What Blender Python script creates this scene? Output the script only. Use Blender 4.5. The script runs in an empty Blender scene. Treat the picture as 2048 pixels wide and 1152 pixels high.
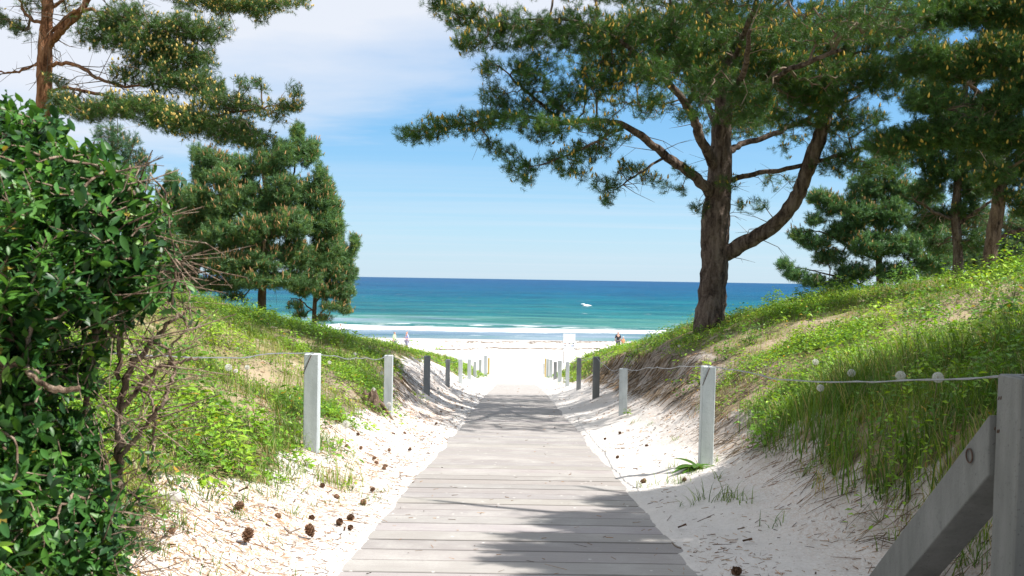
import bpy, bmesh, math, random
import numpy as np
from mathutils import Matrix, Vector
R = math.radians
rng = np.random.default_rng(7)
random.seed(7)
sc = bpy.context.scene
col = sc.collection
F = 2000.0; EZ = 6.3
PITCH = math.atan(18/F); ROLL = R(.9)
M3 = (Matrix.Rotation(math.pi/2-PITCH, 3, 'X') @ Matrix.Rotation(ROLL, 3, 'Z'))
def ray(px, py):
    v = M3 @ Vector(((px-1024)/F, (576-py)/F, -1)); return v/v.y
def P3(px, py, d):
    v = ray(px, py); return np.array([v.x*d, d, v.z*d+EZ])

# ------------------------------------------------------------ noise and terrain
_tab = np.random.default_rng(3).random((256, 256))
def vn(x, y):
    xi = np.floor(x).astype(int); yi = np.floor(y).astype(int)
    fx = x-xi; fy = y-yi; fx = fx*fx*(3-2*fx); fy = fy*fy*(3-2*fy)
    a = _tab[xi & 255, yi & 255]; b = _tab[(xi+1) & 255, yi & 255]
    c = _tab[xi & 255, (yi+1) & 255]; d = _tab[(xi+1) & 255, (yi+1) & 255]
    return (a*(1-fx)+b*fx)*(1-fy)+(c*(1-fx)+d*fx)*fy
def fbm(x, y, o=4):
    s = 0; a = .5; t = 0
    for i in range(o):
        s = s+a*(vn(x*2**i+17.3*i, y*2**i+5.1*i)-.5); t += a; a *= .5
    return s/t*2
def ss(x, a, b):
    t = np.clip((x-a)/(b-a), 0, 1); return t*t*(3-2*t)
def PZ(y):
    a = -1.1-.079*y; b = -6.02-.008*(y-70)
    b = np.maximum(b, -14)
    k = .12
    return np.logaddexp(a/k, b/k)*k
def cx(y): return .04+.005*np.clip(y, -50, 120)
def prof(us, ts):
    g = np.linspace(0, 30, 1500); v = np.interp(g, us, ts)
    k = np.exp(-np.linspace(-2, 2, 11)**2); k /= k.sum()
    vp = np.pad(v, 5, mode='edge'); v = np.convolve(vp, k, 'valid')
    return lambda u: np.interp(u, g, v)
RN = prof([0,.78,.90,1.0,1.3,1.75,2.05,2.3,2.8,4,6,8,11,20],[-.1,-.1,.004,.025,.07,.2,.38,.62,.87,1.25,2.0,2.75,3.2,3.4])
RF = prof([0,.78,.90,1.0,1.3,1.75,2.2,2.55,2.8,3.3,4.3,6,8,11,20],[-.1,-.1,.004,.03,.09,.25,.45,.75,1.2,1.5,1.9,2.3,2.7,3.0,3.0])
LN = prof([0,.78,.90,1.0,1.3,1.75,2.2,2.8,4,5,6.5,9,20],[-.1,-.1,.004,.02,.06,.25,.5,.78,1.35,1.75,2.0,2.2,2.4])
LF = prof([0,.78,.90,1.0,1.3,1.75,2.3,3,4.3,5.5,7,10,20],[-.1,-.1,.004,.03,.1,.28,.75,1.15,1.5,1.75,2.2,2.3,2.3])
def H(x, y):
    x = np.asarray(x, float); y = np.asarray(y, float)
    u = x-cx(y); au = np.abs(u)
    aw = au+.07*fbm(x*1.7+9, y*.9)*np.exp(-((au-.95)/.35)**2)
    near = 1-ss(y, 10, 20)
    t = np.where(u > 0, RN(aw)*near+RF(aw)*(1-near), LN(aw)*near+LF(aw)*(1-near))
    end = 1-ss(y, 49, 57+2*fbm(x*.3, y*.1))
    lump = fbm(x*.55, y*.55, 4)
    tpos = np.maximum(t, 0)
    t = t*(1-np.where(u > 0, .20*ss(y, 24, 38), .20*ss(y, 24, 36)))
    t = np.where(t > 0, t*(1-.75*(1-ss(y, 4.9, 7.2))*(u > 0)*(1-ss(u, 1.85, 2.5))), t*(1-ss(y, 58, 68)))
    t = t+np.minimum(tpos, 1.2)*.17*lump+ss(tpos, .05, .4)*.05*fbm(x*2.6, y*2.6, 3)
    t = np.where(t > 0, t*end, t)
    t = t+np.clip((y-33)/16+.55*fbm(x*1.3, y*.22, 4), 0, 1)*.115*np.exp(-(au/1.0)**4)*(1-ss(y, 58, 72))
    sand = ss(au, .86, 1.0)
    t = t+sand*(.017*fbm(x*6, y*6, 3)+.024*fbm(x*2.7+5, y*2.7, 3)*ss(au, .98, 1.2))*(1-ss(y, 60, 80))
    return PZ(y)+t+EZ
def hit(px, py, above=0.0, dmin=2.2, dmax=110):
    v = ray(px, py); d = np.arange(dmin, dmax, .03)
    z = v.z*d+EZ; g = H(v.x*d, d)
    k = np.argmax(z-g < above)
    return np.array([v.x*d[k], d[k], z[k]])
BARE = [(hit(a, b), c, d) for a, b, c, d in [(1560, 690, .55, .9), (1640, 655, .6, .9), (1700, 640, .6, 1.0), (1940, 600, .8, 1.2), (1880, 650, .5, .8), (1980, 690, .5, .6), (1780, 720, .5, .6), (1500, 790, .35, .5), (1420, 700, .4, .8),
        (520, 760, .5, .8), (560, 730, .5, .8), (540, 840, .22, .4), (500, 800, .3, .4), (660, 800, .25, .6), (700, 790, .3, .8), (610, 690, .5, 1.0), (1280, 690, .4, 1.5)]]
def bare(x, y, n2=0):
    v = np.zeros_like(x)
    for q, rx, ry in BARE: v = np.maximum(v, np.exp(-(((x-q[0])/rx)**2+((y-q[1])/ry)**2)*(1+.8*n2)))
    return v
def veg(x, y, full=False):
    u = x-cx(y); n = fbm(x*.9+40, y*.5, 3); n2 = fbm(x*3, y*2.2, 3)
    eR = 2.02+.75*ss(y, 11, 14)*(1-ss(y, 28, 36))-.2*ss(y, 38, 46)
    eL = 1.75+.25*ss(y, 7, 12)+.75*ss(y, 18, 22)*(1-ss(y, 31, 35))-.35*ss(y, 38, 44)
    a = np.where(u > 0, u-eR, -u-eL)
    v = ss(a+.45*n+.25*n2, -.12, .25)
    if not full: v = v*(1-.66*bare(x, y, n2))
    return v*(1-ss(y+3*n, 54.5, 57.5))

# ------------------------------------------------------------ object helpers
def tagp(o, label=None, cat=None, group=None, kind=None):
    if label: o['label'] = label
    if cat: o['category'] = cat
    if group: o['group'] = group
    if kind: o['kind'] = kind
    return o
def empty(name, loc=(0, 0, 0)):
    o = bpy.data.objects.new(name, None); col.objects.link(o); o.location = loc; o.empty_display_size = .1
    return o
def link(name, me, mat, parent=None):
    o = bpy.data.objects.new(name, me); col.objects.link(o)
    if mat is not None:
        for m in (mat if isinstance(mat, list) else [mat]): me.materials.append(m)
    if parent is not None:
        o.parent = parent; o.matrix_parent_inverse = Matrix.Translation(-Vector(parent.location))
    return o
def mesh_np(name, V, Fs, C=None, smooth=False, attrs=None):
    """Fs: list of int arrays (m,k)."""
    me = bpy.data.meshes.new(name)
    V = np.asarray(V, np.float32)
    Fs = [np.asarray(f, np.int32) for f in Fs if len(f)]
    loops = np.concatenate([f.ravel() for f in Fs])
    tot = np.concatenate([np.full(len(f), f.shape[1], np.int32) for f in Fs])
    start = np.concatenate([[0], np.cumsum(tot)[:-1]]).astype(np.int32)
    me.vertices.add(len(V)); me.vertices.foreach_set('co', V.ravel())
    me.loops.add(len(loops)); me.loops.foreach_set('vertex_index', loops)
    me.polygons.add(len(tot)); me.polygons.foreach_set('loop_start', start)
    me.polygons.foreach_set('loop_total', tot)
    me.polygons.foreach_set('use_smooth', np.full(len(tot), bool(smooth)))
    if C is not None:
        a = me.attributes.new('Col', 'FLOAT_COLOR', 'POINT')
        C4 = np.ones((len(V), 4), np.float32); C4[:, :3] = C
        a.data.foreach_set('color', C4.ravel())
    for k, v in (attrs or {}).items():
        a = me.attributes.new(k, 'FLOAT', 'POINT'); a.data.foreach_set('value', np.asarray(v, np.float32))
    me.update(calc_edges=True); me.validate()
    return me
def nrm(v): return v/np.maximum(np.linalg.norm(v, axis=-1, keepdims=True), 1e-9)
def frames(Z, roll=None, up=None):
    """orthonormal frames whose Z axis is given"""
    Z = nrm(Z); n = len(Z)
    a = np.tile([0., 0., 1.], (n, 1)) if up is None else up
    bad = np.abs((Z*a).sum(1)) > .97; a[bad] = [1., 0, 0]
    X = nrm(np.cross(a, Z)); Y = np.cross(Z, X)
    if roll is not None:
        c = np.cos(roll)[:, None]; s = np.sin(roll)[:, None]; X, Y = X*c+Y*s, Y*c-X*s
    return X, Y, Z
def inst(tv, tfs, pos, X, Y, Z, S, colr=None):
    """template tv (n,3); S (N,) or (N,3)"""
    N = len(pos); S = np.asarray(S, float)
    if S.ndim == 1: S = np.repeat(S[:, None], 3, 1)
    tv = np.asarray(tv, float)
    V = (pos[:, None, :] + tv[None, :, 0:1]*(X*S[:, 0:1])[:, None, :] + tv[None, :, 1:2]*(Y*S[:, 1:2])[:, None, :]
         + tv[None, :, 2:3]*(Z*S[:, 2:3])[:, None, :]).reshape(-1, 3)
    off = (np.arange(N)*len(tv))[:, None, None]
    Fs = [(np.asarray(f)[None]+off).reshape(-1, np.asarray(f).shape[1]) for f in tfs]
    C = None if colr is None else np.repeat(colr, len(tv), 0)
    return V, Fs, C
class Acc:
    def __init__(s): s.V = []; s.F = {}; s.C = []; s.n = 0
    def add(s, V, Fs, C=None):
        V = np.asarray(V, float)
        for f in Fs:
            f = np.asarray(f)
            if len(f): s.F.setdefault(f.shape[1], []).append(f+s.n)
        s.V.append(V); s.n += len(V)
        if C is not None:
            C = np.asarray(C, float)
            if C.ndim == 1: C = np.tile(C, (len(V), 1))
            s.C.append(C)
    def mesh(s, name, smooth=False):
        return mesh_np(name, np.concatenate(s.V), [np.concatenate(f) for f in s.F.values()],
                       np.concatenate(s.C) if s.C else None, smooth)
def tube(pts, rad, k=8, cap=True, jitter=0, seed=0):
    pts = np.asarray(pts, float); rad = np.broadcast_to(np.asarray(rad, float), (len(pts),))
    T = nrm(np.gradient(pts, axis=0)); n = len(pts)
    x = np.cross(T[0], [0, 0, 1.]);
    if np.linalg.norm(x) < .1: x = np.cross(T[0], [0, 1., 0])
    x = x/np.linalg.norm(x); rings = []
    a = np.linspace(0, 2*np.pi, k, endpoint=False)
    rg = np.random.default_rng(seed)
    for i in range(n):
        x = x-T[i]*(x@T[i]); x /= np.linalg.norm(x); y = np.cross(T[i], x)
        rr = rad[i]*(1+jitter*(fbm(a*1.5+seed, np.full(k, i*.35+seed), 3))) if jitter else rad[i]
        rings.append(pts[i]+(np.cos(a)*rr)[:, None]*x+(np.sin(a)*rr)[:, None]*y)
    V = np.concatenate(rings); q = []
    i0 = np.arange(n-1)[:, None]*k; j = np.arange(k)[None]; j2 = (np.arange(k)+1)[None] % k
    q = np.stack([i0+j, i0+j2, i0+k+j2, i0+k+j], -1).reshape(-1, 4)
    fs = [q]
    if cap:
        V = np.concatenate([V, pts[:1], pts[-1:]]); c0 = n*k; c1 = c0+1
        j = np.arange(k); j2 = (j+1) % k
        fs.append(np.concatenate([np.stack([np.full(k, c0), j2, j], -1), np.stack([np.full(k, c1), (n-1)*k+j, (n-1)*k+j2], -1)]))
    return V, fs
def catmull(p, n):
    p = np.asarray(p, float); q = np.vstack([2*p[0]-p[1], p, 2*p[-1]-p[-2]]); out = []
    for i in range(len(p)-1):
        a, b, c, d = q[i:i+4]
        for t in np.linspace(0, 1, n, endpoint=False):
            out.append(.5*((2*b)+(-a+c)*t+(2*a-5*b+4*c-d)*t*t+(-a+3*b-3*c+d)*t**3))
    out.append(p[-1]); return np.array(out)
def frusta(A, B, ra, rb, k=3):
    """many separate tapered segments"""
    D = B-A; X, Y, Z = frames(D.copy())
    a = np.linspace(0, 2*np.pi, k, endpoint=False)
    ca = np.cos(a)[None, :, None]; sa = np.sin(a)[None, :, None]
    ring = X[:, None]*ca+Y[:, None]*sa
    V = np.concatenate([A[:, None]+ring*ra[:, None, None], B[:, None]+ring*rb[:, None, None]], 1)
    N = len(A); off = (np.arange(N)*2*k)[:, None, None]
    j = np.arange(k); j2 = (j+1) % k
    q = np.stack([j, j2, k+j2, k+j], -1)[None]+off
    return V.reshape(-1, 3), [q.reshape(-1, 4)]

# ------------------------------------------------------------ materials
def newmat(name):
    m = bpy.data.materials.new(name); m.use_nodes = True
    nt = m.node_tree; b = nt.nodes['Principled BSDF']; return m, nt, b
def N(nt, t, **kw):
    n = nt.nodes.new(t)
    for k, v in kw.items():
        if k.startswith('i_'): n.inputs[k[2:].replace('_', ' ')].default_value = v
        else: setattr(n, k, v)
    return n
def ramp(nt, fac, stops):
    r = N(nt, 'ShaderNodeValToRGB'); e = r.color_ramp.elements
    while len(e) < len(stops): e.new(.5)
    for x, (p, c) in zip(e, stops): x.position = p; x.color = (*c, 1) if len(c) == 3 else c
    nt.links.new(fac, r.inputs[0]); return r.outputs[0]
def mixc(nt, f, a, b, mode='MIX'):
    m = N(nt, 'ShaderNodeMix', data_type='RGBA', blend_type=mode)
    for s, v in ((0, f), (6, a), (7, b)):
        if hasattr(v, 'is_output'): nt.links.new(v, m.inputs[s])
        elif s == 0: m.inputs[0].default_value = v
        else: m.inputs[s].default_value = (*v, 1)
    return m.outputs[2]
def math_(nt, op, a, b=None, c=None):
    m = N(nt, 'ShaderNodeMath', operation=op)
    for i, v in enumerate((a, b, c)):
        if v is None: continue
        if hasattr(v, 'is_output'): nt.links.new(v, m.inputs[i])
        else: m.inputs[i].default_value = v
    return m.outputs[0]
def noise(nt, vec, scale, detail=4, rough=.55, dist=0):
    n = N(nt, 'ShaderNodeTexNoise'); n.inputs['Scale'].default_value = scale
    n.inputs['Detail'].default_value = detail; n.inputs['Roughness'].default_value = rough
    n.inputs['Distortion'].default_value = dist
    if vec is not None: nt.links.new(vec, n.inputs['Vector'])
    return n.outputs['Fac']
def mapping(nt, vec, scale=(1, 1, 1), rot=(0, 0, 0), loc=(0, 0, 0)):
    m = N(nt, 'ShaderNodeMapping'); m.inputs['Scale'].default_value = scale
    m.inputs['Rotation'].default_value = rot; m.inputs['Location'].default_value = loc
    nt.links.new(vec, m.inputs['Vector']); return m.outputs[0]
def bump(nt, h, strength, dist, b):
    n = N(nt, 'ShaderNodeBump'); n.inputs['Strength'].default_value = strength; n.inputs['Distance'].default_value = dist
    nt.links.new(h, n.inputs['Height']); nt.links.new(n.outputs[0], b.inputs['Normal']); return n
def attr(nt, name, out='Color'):
    a = N(nt, 'ShaderNodeAttribute', attribute_name=name); return a.outputs[out]
def geo(nt): return N(nt, 'ShaderNodeNewGeometry').outputs['Position']

def leafmat(name, trans=.3, rough=.5, spec=.3, tint=(1.25, 1.15, .5)):
    m, nt, b = newmat(name)
    c = attr(nt, 'Col'); nt.links.new(c, b.inputs['Base Color'])
    b.inputs['Roughness'].default_value = rough; b.inputs['Specular IOR Level'].default_value = spec
    t = N(nt, 'ShaderNodeBsdfTranslucent')
    tc = mixc(nt, 1.0, c, tint, 'MULTIPLY'); nt.links.new(tc, t.inputs[0])
    mx = N(nt, 'ShaderNodeMixShader'); mx.inputs[0].default_value = trans
    nt.links.new(b.outputs[0], mx.inputs[1]); nt.links.new(t.outputs[0], mx.inputs[2])
    nt.links.new(mx.outputs[0], nt.nodes['Material Output'].inputs[0])
    return m
M_grass = leafmat('grass_blades', .35, .45, .3)
M_weed = leafmat('weed_leaves', .38, .42, .35)
M_needle = leafmat('pine_needles', .33, .45, .35)
M_shrub = leafmat('shrub_leaves', .28, .42, .35)
M_cone = leafmat('young_cones', .15, .7, .1, (1, 1, 1))
M_vcol = leafmat('coloured_bits', 0.0, .8, .1)

def m_ground():
    m, nt, b = newmat('sand_and_soil')
    p = geo(nt)
    v = attr(nt, 'veg', 'Fac'); s = attr(nt, 'scarp', 'Fac')
    n1 = noise(nt, p, 2.2, 5); n2 = noise(nt, p, 34, 6, .7); n3 = noise(nt, p, 9, 4)
    sand = mixc(nt, n2, (.47, .44, .415), (.74, .71, .68))
    sand = mixc(nt, ramp(nt, n1, [(.35, (0, 0, 0)), (.75, (.5, .5, .5))]), sand, (.55, .515, .48))
    # dark organic specks in the sand
    vo = N(nt, 'ShaderNodeTexVoronoi'); vo.inputs['Scale'].default_value = 26; nt.links.new(p, vo.inputs['Vector'])
    sp = ramp(nt, vo.outputs['Distance'], [(.10, (1, 1, 1)), (.16, (0, 0, 0))])
    spm = math_(nt, 'MULTIPLY', sp, ramp(nt, n3, [(.40, (0, 0, 0)), (.58, (.85, .85, .85))]))
    sand = mixc(nt, spm, sand, (.22, .15, .10))
    vo2 = N(nt, 'ShaderNodeTexVoronoi'); vo2.inputs['Scale'].default_value = 75; nt.links.new(mapping(nt, p, (1, .6, 1), (0, 0, .6)), vo2.inputs['Vector'])
    sp2 = math_(nt, 'MULTIPLY', ramp(nt, vo2.outputs['Distance'], [(.12, (1, 1, 1)), (.22, (0, 0, 0))]), ramp(nt, noise(nt, p, 3.5, 4, .65), [(.42, (0, 0, 0)), (.60, (.75, .75, .75))]))
    sand = mixc(nt, sp2, sand, (.30, .20, .13))
    lt = attr(nt, 'dross', 'Fac'); nf = noise(nt, mapping(nt, p, (1, .55, 1), (0, 0, .5)), 75, 3, .6)
    lf_ = math_(nt, 'ADD', nf, math_(nt, 'MULTIPLY', math_(nt, 'SUBTRACT', n3, .5), .35))
    lm = math_(nt, 'MULTIPLY', ramp(nt, lf_, [(.47, (0, 0, 0)), (.56, (1, 1, 1))]), lt)
    sand = mixc(nt, lm, sand, mixc(nt, n3, (.30, .17, .10), (.52, .37, .26)))
    litter = mixc(nt, n2, (.13, .10, .05), (.36, .30, .15))
    litter = mixc(nt, ramp(nt, n3, [(.4, (0, 0, 0)), (.65, (1, 1, 1))]), litter, (.07, .085, .025))
    litter = mixc(nt, ramp(nt, n1, [(.56, (0, 0, 0)), (.72, (.85, .85, .85))]), litter, (.52, .44, .34))
    litter = mixc(nt, attr(nt, 'bare', 'Fac'), litter, mixc(nt, n2, (.20, .15, .095), (.50, .40, .29)))
    e = math_(nt, 'ADD', v, math_(nt, 'MULTIPLY', math_(nt, 'SUBTRACT', n3, .5), .9))
    f = ramp(nt, e, [(.38, (0, 0, 0)), (.62, (1, 1, 1))])
    c = mixc(nt, f, sand, litter)
    st = noise(nt, mapping(nt, p, (14, 14, 3)), 1, 5, .7)
    root = mixc(nt, ramp(nt, st, [(.35, (0, 0, 0)), (.62, (1, 1, 1))]), (.075, .055, .038), (.33, .27, .215))
    c = mixc(nt, s, c, root)
    # wet sand near the water line
    sep = N(nt, 'ShaderNodeSeparateXYZ'); nt.links.new(p, sep.inputs[0])
    wet = ramp(nt, math_(nt, 'MULTIPLY_ADD', sep.outputs[1], 1/40, math_(nt, 'MULTIPLY_ADD', n1, .03, -2.0)), [(.47, (0, 0, 0)), (.6, (1, 1, 1))])
    c = mixc(nt, wet, c, (.40, .37, .35))
    nt.links.new(c, b.inputs['Base Color']); b.inputs['Roughness'].default_value = .9
    b.inputs['Specular IOR Level'].default_value = .15
    h = math_(nt, 'ADD', math_(nt, 'MULTIPLY', n3, .6), math_(nt, 'MULTIPLY', n2, .25))
    bump(nt, h, .7, .05, b)
    return m
def m_board():
    m, nt, b = newmat('weathered_planks')
    p = geo(nt); c = attr(nt, 'Col')
    g = noise(nt, mapping(nt, p, (1.2, 26, 1)), 3, 6, .65)
    c2 = mixc(nt, ramp(nt, g, [(.3, (0, 0, 0)), (.7, (1, 1, 1))]), mixc(nt, 1.0, c, (.86, .85, .85), 'MULTIPLY'), c)
    n = noise(nt, p, 2.0, 6, .65); n2 = noise(nt, p, 60, 3)
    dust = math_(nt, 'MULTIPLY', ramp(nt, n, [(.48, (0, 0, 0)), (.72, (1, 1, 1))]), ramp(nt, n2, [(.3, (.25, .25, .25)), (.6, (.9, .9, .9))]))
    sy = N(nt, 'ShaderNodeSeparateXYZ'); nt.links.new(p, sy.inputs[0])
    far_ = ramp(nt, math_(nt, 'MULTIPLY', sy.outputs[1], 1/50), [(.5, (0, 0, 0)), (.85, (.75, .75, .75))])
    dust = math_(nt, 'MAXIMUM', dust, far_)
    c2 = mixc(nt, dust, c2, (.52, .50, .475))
    vo = N(nt, 'ShaderNodeTexVoronoi'); vo.inputs['Scale'].default_value = 7; nt.links.new(p, vo.inputs['Vector'])
    sp = ramp(nt, math_(nt, 'ADD', vo.outputs['Distance'], math_(nt, 'MULTIPLY', math_(nt, 'SUBTRACT', n2, .5), .1)), [(.05, (1, 1, 1)), (.09, (0, 0, 0))])
    c2 = mixc(nt, sp, c2, (.8, .77, .73))
    # moulded grooves along each plank
    sep = N(nt, 'ShaderNodeSeparateXYZ'); nt.links.new(p, sep.inputs[0])
    w = math_(nt, 'SINE', math_(nt, 'MULTIPLY', sep.outputs[1], 2*math.pi/.0272))
    gr = ramp(nt, w, [(.0, (.66, .66, .66)), (.5, (1, 1, 1))])
    c2 = mixc(nt, 1.0, c2, gr, 'MULTIPLY')
    nt.links.new(c2, b.inputs['Base Color']); b.inputs['Roughness'].default_value = .75
    b.inputs['Specular IOR Level'].default_value = .25
    bump(nt, math_(nt, 'ADD', w, math_(nt, 'MULTIPLY', g, .6)), .35, .004, b)
    return m
def m_post(name='grey_concrete', a=(.36, .40, .41), c=(.52, .565, .575)):
    m, nt, b = newmat(name)
    p = geo(nt); n1 = noise(nt, mapping(nt, p, (9, 9, 2)), 1, 6, .65); n2 = noise(nt, p, 90, 4); n3 = noise(nt, p, 14, 5, .7)
    cc = mixc(nt, ramp(nt, n1, [(.3, (0, 0, 0)), (.7, (1, 1, 1))]), a, c)
    cc = mixc(nt, ramp(nt, n3, [(.60, (0, 0, 0)), (.75, (.5, .5, .5))]), cc, tuple(x*.55 for x in a))
    cc = mixc(nt, ramp(nt, n2, [(.62, (0, 0, 0)), (.7, (.6, .6, .6))]), cc, tuple(x*.5 for x in a))
    nt.links.new(cc, b.inputs['Base Color']); b.inputs['Roughness'].default_value = .8
    b.inputs['Specular IOR Level'].default_value = .25
    bump(nt, math_(nt, 'ADD', n2, math_(nt, 'MULTIPLY', n3, 1.5)), .4, .004, b); return m
def m_bark(name, lo, hi, sc_=1):
    m, nt, b = newmat(name)
    p = geo(nt)
    w = noise(nt, mapping(nt, p, (9*sc_, 9*sc_, 2.2*sc_)), 1, 6, .62, .6); n = noise(nt, p, 22*sc_, 5, .7)
    f = math_(nt, 'ADD', math_(nt, 'MULTIPLY', w, .75), math_(nt, 'MULTIPLY', n, .25))
    c = ramp(nt, f, [(.36, tuple(x*.22 for x in lo)), (.47, lo), (.62, hi)])
    nt.links.new(c, b.inputs['Base Color']); b.inputs['Roughness'].default_value = .9
    b.inputs['Specular IOR Level'].default_value = .15
    bump(nt, f, 1.0, .09/sc_, b); return m
def m_plain(name, c, rough=.6, metal=0, var=.25, scale=30):
    m, nt, b = newmat(name)
    n = noise(nt, geo(nt), scale, 4)
    cc = mixc(nt, n, tuple(x*(1-var) for x in c), tuple(min(1, x*(1+var)) for x in c))
    nt.links.new(cc, b.inputs['Base Color']); b.inputs['Roughness'].default_value = rough; b.inputs['Metallic'].default_value = metal
    return m
M_ground = m_ground(); M_board = m_board(); M_post = m_post(); M_postdark = m_post('grey_wood', (.15, .155, .15), (.235, .24, .235))  # darker post grey has tree shade put into its colour; also the dark stake
M_bark = m_bark('grey_brown_bark', (.095, .07, .057), (.20, .158, .132))
M_bark_or = m_bark('orange_bark', (.24, .11, .055), (.42, .22, .12), 1.6)
M_bark_dk = m_bark('dark_bark', (.13, .09, .065), (.26, .19, .14), 1.4)
M_twig = m_plain('twig_bark', (.16, .115, .08), .85)
M_stem = m_bark('shrub_stem', (.20, .14, .10), (.42, .33, .26), 4)
M_wire = m_plain('galvanised_wire', (.30, .31, .33), .45, .5)
M_rust = m_plain('rusty_iron', (.10, .065, .05), .7, .5)
M_postdk = m_post('dark_wood', (.16, .175, .185), (.26, .275, .285))  # copy of the post grey, darkened to carry tree shade on row posts
M_yel = m_plain('raw_timber', (.5, .36, .12), .8)

# ------------------------------------------------------------ ground
def lines(segs):
    out = []
    for a, b, s in segs: out.append(np.arange(a, b, s))
    return np.concatenate(out)
ys = list(lines([(-40, -4, 2), (-4, 2, .3)])); y = 2.0
while y < 130: ys.append(y); y += max(.035, .0085*y)
while y < 30000: ys.append(y); y *= 1.35
ys = np.array(ys)
hx = list(np.arange(0, 1.4, .035)); x = 1.4
while x < 4: hx.append(x); x += .05
while x < 12: hx.append(x); x += .14
while x < 60: hx.append(x); x *= 1.09
while x < 30000: hx.append(x); x *= 1.6
hx = np.array(hx); xs = np.concatenate([-hx[:0:-1], hx])
X, Y = np.meshgrid(xs, ys)
XX = X+cx(Y)*(np.abs(X) < 100)
Z = H(XX, Y)
# the erosion scarp and exposed soil
u = XX-cx(Y)
sR = ss(u, 1.95, 2.35)*(1-ss(u, 3.0, 3.4))*ss(Y, 10.5, 13)*(1-ss(Y, 32, 38))
sR = np.maximum(sR, ss(u, 1.8, 2.0)*(1-ss(u, 2.25, 2.5))*(1-ss(Y, 10, 12))*.45)
sL = ss(-u, 1.9, 2.2)*(1-ss(-u, 2.6, 2.9))*ss(Y, 10, 12)*(1-ss(Y, 18, 21))*.7
scarp = np.clip(np.maximum(sR, sL)*(1+.8*fbm(XX*1.5, Y*1.5, 4)), 0, 1)
ny, nx = X.shape
i = np.arange(ny-1)[:, None]*nx+np.arange(nx-1)[None]
Fq = np.stack([i, i+1, i+nx+1, i+nx], -1).reshape(-1, 4)
me = mesh_np('ground', np.stack([XX, Y, Z], -1).reshape(-1, 3), [Fq], smooth=True,
             attrs={'veg': veg(XX, Y, True).ravel(), 'bare': bare(XX, Y).ravel(), 'dross': (np.where(u < 0, .95*ss(-u, .98, 1.35), .35*ss(u, 1.3, 1.8))*ss(fbm(XX*1.1+8, Y*.8, 4), -.45, .25)*(1-ss(Y, 18, 30))).ravel(), 'scarp': scarp.ravel()})
tagp(link('ground', me, M_ground), 'pale sand dunes and beach sloping down to the sea', kind='structure')

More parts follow.
